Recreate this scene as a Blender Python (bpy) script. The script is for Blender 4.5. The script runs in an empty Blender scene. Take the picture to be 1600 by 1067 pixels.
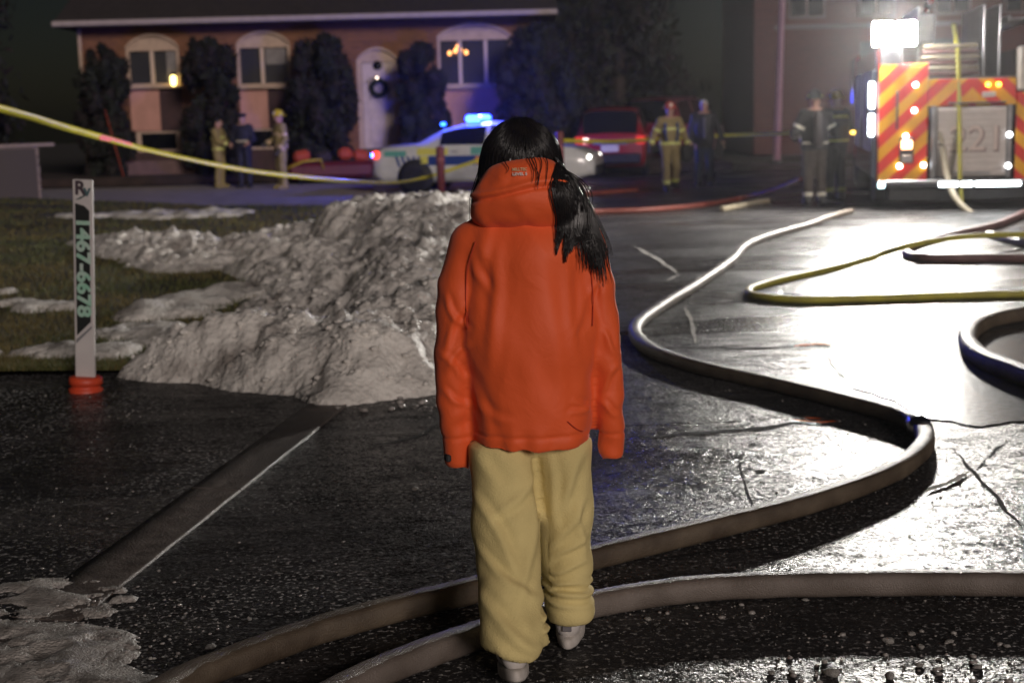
import bpy, bmesh, math, random
import numpy as np
from mathutils import Vector, Matrix, noise
random.seed(7)
rng = np.random.default_rng(7)
sc = bpy.context.scene
C = sc.collection
R = math.radians

# ------------------------------------------------------------------ camera
CAM_H = 1.67
FPX = 2222.0
HAZE_D = 0.0004
PITCH = math.atan2(356.0, FPX)
ROLL = 0.025
cp, sp = math.cos(PITCH), math.sin(PITCH)
cam_d = bpy.data.cameras.new('camera')
cam = bpy.data.objects.new('camera', cam_d)
C.objects.link(cam)
_Rt, _Up, _Fw = Vector((1, 0, 0)), Vector((0, sp, cp)), Vector((0, cp, -sp))
_X = _Rt * math.cos(ROLL) - _Up * math.sin(ROLL)
_Y = _Rt * math.sin(ROLL) + _Up * math.cos(ROLL)
_Z = -_Fw
cam.matrix_world = Matrix(((_X.x, _Y.x, _Z.x, 0), (_X.y, _Y.y, _Z.y, 0), (_X.z, _Y.z, _Z.z, CAM_H), (0, 0, 0, 1)))
cam_d.sensor_width = 36
cam_d.lens = 50
cam_d.clip_end = 600
cam_d.dof.use_dof = True
cam_d.dof.focus_distance = 4.45
cam_d.dof.aperture_fstop = 3.2
sc.camera = cam

# ------------------------------------------------------------------ world, sun, exposure (night)
SUN_EL, SUN_AZ = R(17), R(22)          # low added fill from behind the camera, to the right, for unseen lamps
w = bpy.data.worlds.new('World')
sc.world = w
w.use_nodes = True
nt = w.node_tree
bg = nt.nodes['Background']
sky = nt.nodes.new('ShaderNodeTexSky')
sky.sky_type = 'NISHITA'
sky.sun_disc = False
sky.sun_elevation = SUN_EL
sky.sun_rotation = math.pi + SUN_AZ
nt.links.new(sky.outputs[0], bg.inputs[0])
bg.inputs[1].default_value = 0.0022
fill_sun_d = bpy.data.lights.new('fill_sun', 'SUN')
fill_sun_d.energy = 1.45
fill_sun_d.angle = R(14)
fill_sun_d.color = (1.0, 0.87, 0.80)
fill_sun = bpy.data.objects.new('fill_sun', fill_sun_d)
C.objects.link(fill_sun)
_dir = Vector((math.sin(-SUN_AZ) * math.cos(SUN_EL), math.cos(SUN_AZ) * math.cos(SUN_EL), -math.sin(SUN_EL)))
fill_sun.rotation_euler = _dir.to_track_quat('-Z', 'Y').to_euler()
sc.view_settings.view_transform = 'Standard'
sc.view_settings.look = 'None'
sc.view_settings.gamma = 1.0
sc.view_settings.exposure = 0.0
sc.view_settings.use_curve_mapping = False
sc.cycles.use_denoising = True
sc.cycles.max_bounces = 6
sc.cycles.diffuse_bounces = 2
sc.cycles.glossy_bounces = 3
sc.cycles.transmission_bounces = 4
sc.cycles.transparent_max_bounces = 8
sc.cycles.volume_bounces = 0
sc.cycles.sample_clamp_indirect = 4.0
sc.cycles.use_adaptive_sampling = False

# ------------------------------------------------------------------ measuring helpers (photo point -> place on the ground or at a depth)
def ray(u, v):
    a, b = (u - 800) / FPX, (533.5 - v) / FPX
    a, b = a * math.cos(ROLL) + b * math.sin(ROLL), -a * math.sin(ROLL) + b * math.cos(ROLL)
    return a, cp + b * sp, -sp + b * cp
def G(u, v, z=0.0):
    r = ray(u, v); k = (z - CAM_H) / r[2]
    return Vector((r[0] * k, r[1] * k, z))
def V(u, v, Y):
    r = ray(u, v); k = Y / r[1]
    return Vector((r[0] * k, Y, CAM_H + r[2] * k))

# ------------------------------------------------------------------ materials
MATS = {}
def M(name, c1, c2=None, rough=0.6, scale=6.0, bump=0.0, bscale=60.0, metal=0.0, emit=None, es=0.0, spec=0.5, coat=0.0, rvar=0.0, detail=4.0):
    if name in MATS:
        return MATS[name]
    m = bpy.data.materials.new(name); m.use_nodes = True
    n = m.node_tree; b = n.nodes['Principled BSDF']
    b.inputs['Base Color'].default_value = (*c1, 1)
    b.inputs['Roughness'].default_value = rough
    b.inputs['Metallic'].default_value = metal
    b.inputs['Specular IOR Level'].default_value = spec
    b.inputs['Coat Weight'].default_value = coat
    b.inputs['Coat Roughness'].default_value = 0.08
    tc = n.nodes.new('ShaderNodeTexCoord')
    if c2 is not None or rvar:
        nz = n.nodes.new('ShaderNodeTexNoise'); nz.inputs['Scale'].default_value = scale; nz.inputs['Detail'].default_value = detail
        n.links.new(tc.outputs['Object'], nz.inputs['Vector'])
        rp = n.nodes.new('ShaderNodeMapRange'); rp.inputs[1].default_value = 0.35; rp.inputs[2].default_value = 0.65
        n.links.new(nz.outputs[0], rp.inputs[0])
        if c2 is not None:
            mx = n.nodes.new('ShaderNodeMix'); mx.data_type = 'RGBA'
            mx.inputs[6].default_value = (*c1, 1); mx.inputs[7].default_value = (*c2, 1)
            n.links.new(rp.outputs[0], mx.inputs[0]); n.links.new(mx.outputs[2], b.inputs['Base Color'])
        if rvar:
            rr = n.nodes.new('ShaderNodeMapRange'); rr.inputs[3].default_value = max(0.03, rough - rvar); rr.inputs[4].default_value = min(1, rough + rvar)
            n.links.new(rp.outputs[0], rr.inputs[0]); n.links.new(rr.outputs[0], b.inputs['Roughness'])
    if bump:
        n2 = n.nodes.new('ShaderNodeTexNoise'); n2.inputs['Scale'].default_value = bscale; n2.inputs['Detail'].default_value = 5
        n.links.new(tc.outputs['Object'], n2.inputs['Vector'])
        bp = n.nodes.new('ShaderNodeBump'); bp.inputs['Strength'].default_value = 1.0; bp.inputs['Distance'].default_value = bump
        n.links.new(n2.outputs[0], bp.inputs['Height']); n.links.new(bp.outputs[0], b.inputs['Normal'])
    if emit is not None:
        b.inputs['Emission Color'].default_value = (*emit, 1)
        b.inputs['Emission Strength'].default_value = es
    MATS[name] = m
    return m

def road_material():
    m = bpy.data.materials.new('wet_asphalt'); m.use_nodes = True
    n = m.node_tree; L = n.links; b = n.nodes['Principled BSDF']
    tc = n.nodes.new('ShaderNodeTexCoord')
    def nz(scale, det=4, vec=None, dist=0.0):
        x = n.nodes.new('ShaderNodeTexNoise'); x.inputs['Scale'].default_value = scale; x.inputs['Detail'].default_value = det; x.inputs['Distortion'].default_value = dist
        L.new(vec or tc.outputs['Object'], x.inputs['Vector']); return x.outputs[0]
    def rng_(src, a, b_, c, d):
        x = n.nodes.new('ShaderNodeMapRange')
        for i, v in enumerate((a, b_, c, d)): x.inputs[i + 1].default_value = v
        L.new(src, x.inputs[0]); return x.outputs[0]
    mp = n.nodes.new('ShaderNodeMapping'); mp.inputs['Scale'].default_value = (0.55, 1.5, 1); L.new(tc.outputs['Object'], mp.inputs['Vector'])
    wet = nz(0.55, 5, mp.outputs[0], 0.6)
    fine = nz(28.0, 4)
    # base: dark asphalt with pale frost / salt film in patches
    frost = rng_(nz(1.1, 7, mp.outputs[0], 0.8), 0.5, 0.72, 0.0, 0.55)
    grain = rng_(fine, 0.35, 0.7, 0.0, 1.0)
    mul = n.nodes.new('ShaderNodeMath'); mul.operation = 'MULTIPLY'; L.new(frost, mul.inputs[0]); L.new(grain, mul.inputs[1])
    mx = n.nodes.new('ShaderNodeMix'); mx.data_type = 'RGBA'; mx.inputs[6].default_value = (0.024, 0.023, 0.024, 1); mx.inputs[7].default_value = (0.16, 0.15, 0.145, 1)
    ice = n.nodes.new('ShaderNodeMix'); ice.data_type = 'RGBA'; ice.inputs[7].default_value = (.48, .47, .46, 1)  # pale ice grains, their colour also painting in the wet sparkle
    sp_ = n.nodes.new('ShaderNodeMath'); sp_.operation = 'MULTIPLY'; L.new(rng_(nz(52, 2), .57, .66, 0, 1), sp_.inputs[0]); L.new(rng_(nz(.8, 5), .42, .62, .25, 1), sp_.inputs[1])
    L.new(mul.outputs[0], mx.inputs[0]); L.new(mx.outputs[2], ice.inputs[6]); L.new(sp_.outputs[0], ice.inputs[0]); L.new(ice.outputs[2], b.inputs['Base Color'])
    L.new(rng_(wet, 0.35, 0.65, 0.20, 0.42), b.inputs['Roughness'])
    sn = n.nodes.new('ShaderNodeTexNoise'); sn.inputs['Scale'].default_value = 5.5; sn.inputs['Detail'].default_value = 9; sn.inputs['Roughness'].default_value = .78; L.new(mp.outputs[0], sn.inputs['Vector'])
    L.new(rng_(sn.outputs[0], .42, .61, .008, .22), b.inputs['Specular IOR Level'])
    # aggregate relief
    vo = n.nodes.new('ShaderNodeTexVoronoi'); vo.inputs['Scale'].default_value = 60; L.new(tc.outputs['Object'], vo.inputs['Vector'])
    big = nz(3.2, 5)
    ad = n.nodes.new('ShaderNodeMath'); ad.operation = 'MULTIPLY_ADD'; L.new(vo.outputs['Distance'], ad.inputs[0]); ad.inputs[1].default_value = -0.55
    L.new(nz(130, 3), ad.inputs[2])
    b1 = n.nodes.new('ShaderNodeBump'); b1.inputs['Distance'].default_value = 0.004; L.new(ad.outputs[0], b1.inputs['Height'])
    L.new(rng_(wet, 0.36, 0.6, 0.75, 1.0), b1.inputs['Strength'])
    b2 = n.nodes.new('ShaderNodeBump'); b2.inputs['Distance'].default_value = 0.006; b2.inputs['Strength'].default_value = 0.5; L.new(big, b2.inputs['Height'])
    L.new(b2.outputs[0], b1.inputs['Normal'])
    # every stone of the aggregate is a wet facet with its own tilt
    cur = b1.outputs[0]
    for sc_, k_ in ((46, .23), (105, .29)):
        vf = n.nodes.new('ShaderNodeTexVoronoi'); vf.inputs['Scale'].default_value = sc_; L.new(tc.outputs['Object'], vf.inputs['Vector'])
        s0 = n.nodes.new('ShaderNodeVectorMath'); s0.operation = 'SUBTRACT'; L.new(vf.outputs['Color'], s0.inputs[0]); s0.inputs[1].default_value = (.5, .5, .5)
        s1 = n.nodes.new('ShaderNodeVectorMath'); s1.operation = 'MULTIPLY'; L.new(s0.outputs[0], s1.inputs[0]); s1.inputs[1].default_value = (k_, k_, 0)
        s2 = n.nodes.new('ShaderNodeVectorMath'); s2.operation = 'ADD'; L.new(cur, s2.inputs[0]); L.new(s1.outputs[0], s2.inputs[1])
        s3 = n.nodes.new('ShaderNodeVectorMath'); s3.operation = 'NORMALIZE'; L.new(s2.outputs[0], s3.inputs[0]); cur = s3.outputs[0]
    L.new(cur, b.inputs['Normal'])
    return m

# ------------------------------------------------------------------ object helpers
def link(o, parent=None):
    C.objects.link(o)
    if parent is not None: o.parent = parent
    return o
def tag(o, label=None, cat=None, group=None, kind=None):
    if label: o['label'] = label
    if cat: o['category'] = cat
    if group: o['group'] = group
    if kind: o['kind'] = kind
    return o
def thing(name, loc, rz, label, cat, group=None):
    o = bpy.data.objects.new(name, None); link(o)
    o.empty_display_size = 0.2
    o.location = loc; o.rotation_euler = (0, 0, rz)
    return tag(o, label, cat, group)
def mesh_obj(name, verts, faces, mat, parent=None, smooth=False, fmat=None):
    me = bpy.data.meshes.new(name)
    verts = np.asarray(verts, dtype=np.float32)
    if isinstance(faces, np.ndarray):
        k = faces.shape[1]; nf = len(faces)
        me.vertices.add(len(verts)); me.vertices.foreach_set('co', verts.ravel())
        me.loops.add(nf * k); me.loops.foreach_set('vertex_index', faces.astype(np.int32).ravel())
        me.polygons.add(nf); me.polygons.foreach_set('loop_start', np.arange(nf, dtype=np.int32) * k)
        me.update(calc_edges=True)
    else:
        me.from_pydata([tuple(map(float, p)) for p in verts], [], [tuple(map(int, f)) for f in faces])
    for m in (mat if isinstance(mat, (list, tuple)) else [mat]): me.materials.append(m)
    if fmat is not None: me.polygons.foreach_set('material_index', np.asarray(fmat, dtype=np.int32))
    if smooth: me.polygons.foreach_set('use_smooth', np.ones(len(me.polygons), dtype=bool))
    me.update()
    return link(bpy.data.objects.new(name, me), parent)

class MB:
    """collects boxes, tubes and quads of ONE piece"""
    def __init__(s): s.v = []; s.f = []; s.sm = []
    def add(s, vs, fs, smooth=False):
        o = len(s.v); s.v += [tuple(map(float, p)) for p in vs]; s.f += [tuple(i + o for i in f) for f in fs]; s.sm += [smooth] * len(fs); return s
    def box(s, c, d, rot=None, bev=0.0):
        cx, cy, cz = c; dx, dy, dz = [q / 2 for q in d]
        b = min(bev, dx * .9, dy * .9, dz * .9)
        if b <= 0:
            pts = [Vector((x * dx, y * dy, z * dz)) for x in (-1, 1) for y in (-1, 1) for z in (-1, 1)]
            fs = [(0, 1, 3, 2), (4, 6, 7, 5), (0, 4, 5, 1), (2, 3, 7, 6), (0, 2, 6, 4), (1, 5, 7, 3)]
        else:
            pts = []; fs = []; idx = {}
            for x in (-1, 1):
                for y in (-1, 1):
                    for z in (-1, 1):
                        for a in range(3):
                            p = [x * dx, y * dy, z * dz]; q = [x, y, z]
                            for k in range(3):
                                if k != a: p[k] -= q[k] * b
                            idx[(x, y, z, a)] = len(pts); pts.append(Vector(p))
                        fs.append((idx[(x, y, z, 0)], idx[(x, y, z, 1)], idx[(x, y, z, 2)]) if x * y * z > 0 else (idx[(x, y, z, 0)], idx[(x, y, z, 2)], idx[(x, y, z, 1)]))
            for a in range(3):
                o1, o2 = (a + 1) % 3, (a + 2) % 3
                for sg in (-1, 1):
                    k = []
                    for p, q in ((-1, -1), (1, -1), (1, 1), (-1, 1)):
                        t = [0, 0, 0]; t[a] = sg; t[o1] = p; t[o2] = q; k.append(idx[(*t, a)])
                    fs.append(tuple(k if sg > 0 else k[::-1]))
                for p in (-1, 1):
                    for q in (-1, 1):
                        t0 = [0, 0, 0]; t0[a] = -1; t0[o1] = p; t0[o2] = q; t1 = list(t0); t1[a] = 1
                        k = (idx[(*t0, o1)], idx[(*t1, o1)], idx[(*t1, o2)], idx[(*t0, o2)])
                        fs.append(k if p * q < 0 else k[::-1])
        if rot is not None:
            m = rot if isinstance(rot, Matrix) else Matrix.Rotation(rot, 3, 'Z')
            pts = [m @ p for p in pts]
        return s.add([(p.x + cx, p.y + cy, p.z + cz) for p in pts], fs)
    def tube(s, pts, rad, n=8, caps=True, flat=None, smooth=True):
        pts = [Vector(p) for p in pts]; N = len(pts)
        if not hasattr(rad, '__len__'): rad = [rad] * N
        vs = []; up = Vector((0, 0, 1))
        for i, p in enumerate(pts):
            t = (pts[min(i + 1, N - 1)] - pts[max(i - 1, 0)])
            t = t.normalized() if t.length > 1e-9 else Vector((0, 1, 0))
            ref = up if abs(t.z) < 0.95 else Vector((0, 1, 0))
            x = t.cross(ref).normalized(); y = x.cross(t).normalized()
            fx, fy = flat if flat else (1, 1)
            for k in range(n):
                a = 2 * math.pi * k / n
                vs.append(p + x * (math.cos(a) * rad[i] * fx) + y * (math.sin(a) * rad[i] * fy))
        fs = [(i * n + k, i * n + (k + 1) % n, (i + 1) * n + (k + 1) % n, (i + 1) * n + k) for i in range(N - 1) for k in range(n)]
        if caps: fs += [tuple(range(n))[::-1], tuple((N - 1) * n + k for k in range(n))]
        return s.add(vs, fs, smooth)
    def lathe(s, c, prof, n=24, axis='Z', smooth=True):
        vs = []
        for r, z in prof:
            for k in range(n):
                a = 2 * math.pi * k / n; p = (math.cos(a) * r, math.sin(a) * r, z)
                if axis == 'X': p = (p[2], p[0], p[1])
                elif axis == 'Y': p = (p[0], p[2], p[1])
                vs.append((p[0] + c[0], p[1] + c[1], p[2] + c[2]))
        m = len(prof)
        fs = [(i * n + k, i * n + (k + 1) % n, (i + 1) * n + (k + 1) % n, (i + 1) * n + k) for i in range(m - 1) for k in range(n)]
        fs += [tuple(range(n))[::-1], tuple((m - 1) * n + k for k in range(n))]
        return s.add(vs, fs, smooth)
    def build(s, name, mat, parent=None):
        o = mesh_obj(name, s.v, s.f, mat, parent)
        o.data.polygons.foreach_set('use_smooth', np.array(s.sm, dtype=bool))
        bm = bmesh.new(); bm.from_mesh(o.data); bmesh.ops.recalc_face_normals(bm, faces=bm.faces[:]); bm.to_mesh(o.data); bm.free()
        return o

def box(name, c, d, mat, parent=None, bev=0.0, rot=None):
    return MB().box(c, d, rot, bev).build(name, mat, parent)
def catmull(pts, sub=8):
    pts = [Vector(p) for p in pts]; out = []
    P = [pts[0] * 2 - pts[1]] + pts + [pts[-1] * 2 - pts[-2]]
    for i in range(1, len(P) - 2):
        for k in range(sub):
            t = k / sub; a, b, c, d = P[i - 1], P[i], P[i + 1], P[i + 2]
            out.append(0.5 * ((2 * b) + (c - a) * t + (2 * a - 5 * b + 4 * c - d) * t * t + (3 * b - a - 3 * c + d) * t ** 3))
    out.append(pts[-1]); return out
def text_mesh(body, size, extrude=0.0, align='CENTER', spacing=1.0, bold=0.0):
    cu = bpy.data.curves.new('lettering', 'FONT'); cu.body = body; cu.size = size; cu.extrude = extrude; cu.align_x = align; cu.align_y = 'CENTER'
    cu.space_character = spacing; cu.offset = bold; cu.resolution_u = 3
    o = bpy.data.objects.new('lettering', cu); C.objects.link(o)
    dg = bpy.context.evaluated_depsgraph_get(); me = o.evaluated_get(dg).to_mesh()
    vs = [v.co.copy() for v in me.vertices]; fs = [tuple(p.vertices) for p in me.polygons]
    o.evaluated_get(dg).to_mesh_clear(); bpy.data.objects.remove(o); bpy.data.curves.remove(cu)
    return vs, fs

# ------------------------------------------------------------------ numpy noise + distance-field modelling
_perm = rng.random((64, 64, 64)).astype(np.float32)
_NR = np.array(Matrix.Rotation(.7, 3, 'X') @ Matrix.Rotation(.9, 3, 'Z') @ Matrix.Rotation(.5, 3, 'Y'))
def vnoise(p):
    p = np.asarray(p, dtype=np.float64) @ _NR; i = np.floor(p).astype(int); f = p - i; f = f * f * (3 - 2 * f)
    out = 0
    for dx in (0, 1):
        for dy in (0, 1):
            for dz in (0, 1):
                wgt = (f[..., 0] if dx else 1 - f[..., 0]) * (f[..., 1] if dy else 1 - f[..., 1]) * (f[..., 2] if dz else 1 - f[..., 2])
                out = out + wgt * _perm[(i[..., 0] + dx) % 64, (i[..., 1] + dy) % 64, (i[..., 2] + dz) % 64]
    return out * 2 - 1
def fbm(p, o=3):
    s, a = 0, 1.0
    for k in range(o):
        s = s + a * vnoise(np.asarray(p) * 2 ** k + 17.3 * k); a *= 0.5
    return s

class Field:
    def __init__(s, lo, hi, h):
        s.lo = np.array(lo, float); s.h = h
        s.n = np.ceil((np.array(hi) - s.lo) / h).astype(int) + 1
        s.D = np.full(tuple(s.n), 0.2, dtype=np.float32)
    def _win(s, lo, hi):
        a = np.clip(np.floor((np.array(lo) - s.lo) / s.h).astype(int), 0, s.n); b = np.clip(np.ceil((np.array(hi) - s.lo) / s.h).astype(int) + 1, 0, s.n)
        sl = tuple(slice(a[k], b[k]) for k in range(3))
        g = np.meshgrid(*[(np.arange(a[k], b[k]) * s.h + s.lo[k]) for k in range(3)], indexing='ij')
        return sl, g
    def _put(s, sl, d, k, sub):
        o = s.D[sl]
        if o.size == 0: return
        if sub:
            d = -d; hh = np.clip(0.5 + 0.5 * (d - o) / k, 0, 1); s.D[sl] = o * (1 - hh) + d * hh + k * hh * (1 - hh)
        else:
            hh = np.clip(0.5 + 0.5 * (o - d) / k, 0, 1); s.D[sl] = o * (1 - hh) + d * hh - k * hh * (1 - hh)
    def cap(s, p0, p1, r0, r1=None, k=0.03, sq=(1, 1, 1), sub=False):
        r1 = r0 if r1 is None else r1
        p0 = np.array(p0, float); p1 = np.array(p1, float); sq = np.array(sq, float)
        m = max(r0, r1) * sq.max() + k * 2.5 + 0.02
        sl, g = s._win(np.minimum(p0, p1) - m, np.maximum(p0, p1) + m)
        q = [(g[i] - p0[i]) / sq[i] for i in range(3)]; ba = (p1 - p0) / sq; L2 = max(float(ba @ ba), 1e-9)
        t = np.clip((q[0] * ba[0] + q[1] * ba[1] + q[2] * ba[2]) / L2, 0, 1)
        d = np.sqrt(sum((q[i] - ba[i] * t) ** 2 for i in range(3))) - (r0 + (r1 - r0) * t)
        s._put(sl, d * sq.min(), k, sub); return s
    def ell(s, c, r, k=0.03, rot=None, sub=False):
        c = np.array(c, float); r = np.array(r, float); m = r.max() + k * 2.5 + 0.02
        sl, g = s._win(c - m, c + m); q = [g[i] - c[i] for i in range(3)]
        if rot is not None:
            mt = np.array(rot.transposed() if isinstance(rot, Matrix) else rot); q = [mt[i][0] * q[0] + mt[i][1] * q[1] + mt[i][2] * q[2] for i in range(3)]
        k0 = np.sqrt(sum((q[i] / r[i]) ** 2 for i in range(3))) + 1e-9; k1 = np.sqrt(sum((q[i] / r[i] ** 2) ** 2 for i in range(3))) + 1e-9
        s._put(sl, k0 * (k0 - 1) / k1, k, sub); return s
    def chain(s, pts, rad, k=0.03, sq=(1, 1, 1)):
        for i in range(len(pts) - 1): s.cap(pts[i], pts[i + 1], rad[i], rad[i + 1], k, sq)
        return s
    def at(s, p):
        q = (np.asarray(p, float) - s.lo) / s.h; i = np.clip(np.floor(q).astype(int), 0, s.n - 2); f = np.clip(q - i, 0, 1); out = 0
        for dx in (0, 1):
            for dy in (0, 1):
                for dz in (0, 1):
                    wgt = (f[..., 0] if dx else 1 - f[..., 0]) * (f[..., 1] if dy else 1 - f[..., 1]) * (f[..., 2] if dz else 1 - f[..., 2])
                    out = out + wgt * s.D[i[..., 0] + dx, i[..., 1] + dy, i[..., 2] + dz]
        return out
    def surf_y(s, x, z, y0=-0.5, y1=0.5, off=0.002):
        """the surface met when coming from -y"""
        y = y0
        while y < y1 and float(s.at(np.array((x, y, z)))) > off: y += max(0.0012, 0.5 * float(s.at(np.array((x, y, z)))))
        return y
    def mesh(s, smooth_it=1):
        D = s.D; ins = D < 0
        nx, ny, nz_ = D.shape
        cnt = np.zeros((nx - 1, ny - 1, nz_ - 1), np.float32); P = np.zeros((nx - 1, ny - 1, nz_ - 1, 3), np.float32)
        cor = [(a, b, c) for a in (0, 1) for b in (0, 1) for c in (0, 1)]
        sl = lambda c: (slice(c[0], c[0] + nx - 1), slice(c[1], c[1] + ny - 1), slice(c[2], c[2] + nz_ - 1))
        for a in cor:
            for ax in range(3):
                if a[ax]: continue
                b = list(a); b[ax] = 1
                d0, d1 = D[sl(a)], D[sl(b)]; cr = (d0 < 0) != (d1 < 0)
                den = np.where(np.abs(d0 - d1) < 1e-9, 1e-9, d0 - d1); t = np.where(cr, d0 / den, 0)
                cnt += cr
                for q in range(3): P[..., q] += np.where(cr, a[q] + (t if q == ax else 0), 0)
        act = cnt > 0; idx = np.full(act.shape, -1, np.int64); idx[act] = np.arange(act.sum())
        pos = P[act] / cnt[act][:, None] + np.argwhere(act); V_ = pos * s.h + s.lo
        F = []
        for ax in range(3):
            o1, o2 = (ax + 1) % 3, (ax + 2) % 3
            a = [slice(None)] * 3; b = [slice(None)] * 3; a[ax] = slice(0, -1); b[ax] = slice(1, None)
            cr = ins[tuple(a)] != ins[tuple(b)]; e = np.argwhere(cr)
            e = e[(e[:, o1] > 0) & (e[:, o2] > 0) & (e[:, o1] < D.shape[o1] - 1) & (e[:, o2] < D.shape[o2] - 1)]
            if len(e) == 0: continue
            def cell(i, j):
                c = e.copy(); c[:, o1] -= i; c[:, o2] -= j; return idx[c[:, 0], c[:, 1], c[:, 2]]
            q = np.stack([cell(1, 1), cell(0, 1), cell(0, 0), cell(1, 0)], 1)
            flip = ~ins[tuple(e.T)]
            q[flip] = q[flip][:, ::-1]; F.append(q)
        F = np.concatenate(F)
        F = F[(F >= 0).all(1)]
        for _ in range(smooth_it):
            acc = np.zeros_like(V_); n = np.zeros(len(V_))
            for k in range(4):
                a, b = F[:, k], F[:, (k + 1) % 4]
                np.add.at(acc, a, V_[b]); np.add.at(n, a, 1)
            V_ = np.where(n[:, None] > 0, V_ * 0.5 + 0.5 * acc / np.maximum(n, 1)[:, None], V_)
        return V_, F
def vnormals(Vt, F):
    a = Vt[F[:, 2]] - Vt[F[:, 0]]; b = Vt[F[:, 3]] - Vt[F[:, 1]]; fn = np.cross(a, b); N = np.zeros_like(Vt)
    for k in range(4): np.add.at(N, F[:, k], fn)
    return N / np.maximum(np.linalg.norm(N, axis=1), 1e-12)[:, None]
def submesh(Vt, F, mask, off, N=None):
    N = vnormals(Vt, F) if N is None else N
    f = F[mask]; used = np.unique(f); mp = np.full(len(Vt), -1); mp[used] = np.arange(len(used))
    return Vt[used] + N[used] * off, mp[f]
# ================================================================== SETTING
def sheet(name, poly, z, mat, kind='structure', parent=None):
    o = mesh_obj(name, [(p[0], p[1], z) for p in poly], [tuple(range(len(poly)))], mat, parent)
    if kind: o['kind'] = kind
    return o
MROAD = road_material()
sheet('ground', [(-110, -20), (110, -20), (110, 130), (-110, 130)], -0.03, M('soil', (0.03, 0.026, 0.022), (0.05, 0.045, 0.04), 0.9))
sheet('road', [(-30, -6), (26, -6), (26, 44), (-30, 44)], 0.0, MROAD)

KD = Vector((0.146, 0.989, 0)).normalized(); KN = Vector((-KD.y, KD.x, 0)); K0 = Vector((-1.46, 4.9, 0))
def kpt(y, off=0.0, z=0.0):
    p = K0 + KD * ((y - K0.y) / KD.y) + KN * off; return Vector((p.x, p.y, z))
mdrive = M('driveway_asphalt', (0.016, 0.016, 0.017), (0.03, 0.029, 0.028), 0.42, 2.5, 0.006, 95, rvar=0.12)
sheet('driveway', [kpt(-4, .238), kpt(9.4, .238), (-12, 9.4, 0), (-12, -4, 0)], 0.012, MROAD)
mkerb = M('wet_concrete', (0.07, 0.055, 0.048), (0.14, 0.115, 0.10), 0.5, 14, 0.006, 90, rvar=0.1)
# dropped kerb: separate cast lengths with open joints
kerb_root = None
for i, (ya, yb) in enumerate([(1.2, 2.9), (2.91, 4.62), (4.63, 6.3), (6.31, 8.02), (8.03, 9.8), (9.81, 11.5)]):
    prof = [(0.0, -0.02), (0.0, 0.006), (0.004, 0.010), (0.010, 0.011), (0.03, 0.008), (0.14, 0.009), (0.235, 0.015), (0.24, -0.02)]
    vs = []; fs = []
    n = 14
    for k in range(n + 1):
        y = ya + (yb - ya) * k / n
        for j, (o, z) in enumerate(prof):
            q = kpt(y, o + 0.006 * noise.noise((y * 2.3, j * 0.4, 1)), z + (0.0015 * noise.noise((y * 3, j * .5, 4)) if 0 < j < 7 else 0)); vs.append(q)
    m_ = len(prof)
    for k in range(n):
        for j in range(m_ - 1): fs.append((k * m_ + j, k * m_ + j + 1, (k + 1) * m_ + j + 1, (k + 1) * m_ + j))
    fs += [tuple(range(m_)), tuple(n * m_ + j for j in range(m_))[::-1]]
    o = MB().add(vs, fs[:-2], True).add([vs[q] for q in fs[-2]], [tuple(range(m_))]).add([vs[q] for q in fs[-1]], [tuple(range(m_))]).build('kerb' if i == 0 else 'kerb_stone', mkerb, kerb_root)
    if i == 0: kerb_root = o; o['kind'] = 'structure'

# ---- snow bank height field
def seg_bump(x, y, a, b, wa, wb, ha, hb, e=2.2):
    ax, ay = a; bx, by = b; dx, dy = bx - ax, by - ay; L2 = dx * dx + dy * dy
    t = max(0.0, min(1.0, ((x - ax) * dx + (y - ay) * dy) / L2))
    d = math.hypot(x - ax - dx * t, y - ay - dy * t); w_ = wa + (wb - wa) * t; h_ = ha + (hb - ha) * t
    q = d / w_
    return h_ * max(0.0, 1 - q ** e) if q < 1 else 0.0
RIDGES = [((-2.2, 9.42), (-1.7, 9.3), .44, .58, .30, .36), ((-1.7, 9.3), (-1.0, 8.95), .58, .66, .36, .32), ((-1.0, 8.95), (-0.55, 10.4), .72, .9, .34, .42),
          ((-0.55, 10.4), (-0.55, 13.0), .95, 1.1, .42, .56), ((-0.55, 13.0), (-0.85, 16.2), 1.15, 1.2, .56, .68), ((-0.85, 16.2), (-1.75, 17.6), 1.1, .85, .64, .66),
          ((-1.75, 17.6), (-0.6, 19.5), .9, .9, .66, .56), ((-1.75, 17.6), (-3.1, 18.4), .85, .8, .46, .2), ((-1.6, 13.2), (-2.3, 15.6), .75, .9, .28, .34),
          ((-2.3, 15.6), (-3.1, 17.2), .8, .9, .30, .2), ((-1.3, 11.2), (-1.9, 12.2), .6, .6, .2, .14), ((-3.4, 16.0), (-4.6, 18.6), .75, 1.0, .14, .2), ((-4.6, 18.6), (-5.4, 19.8), .9, .8, .2, .1), ((-1.15, 8.6), (-0.85, 8.75), .3, .35, .1, .14)]
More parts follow.
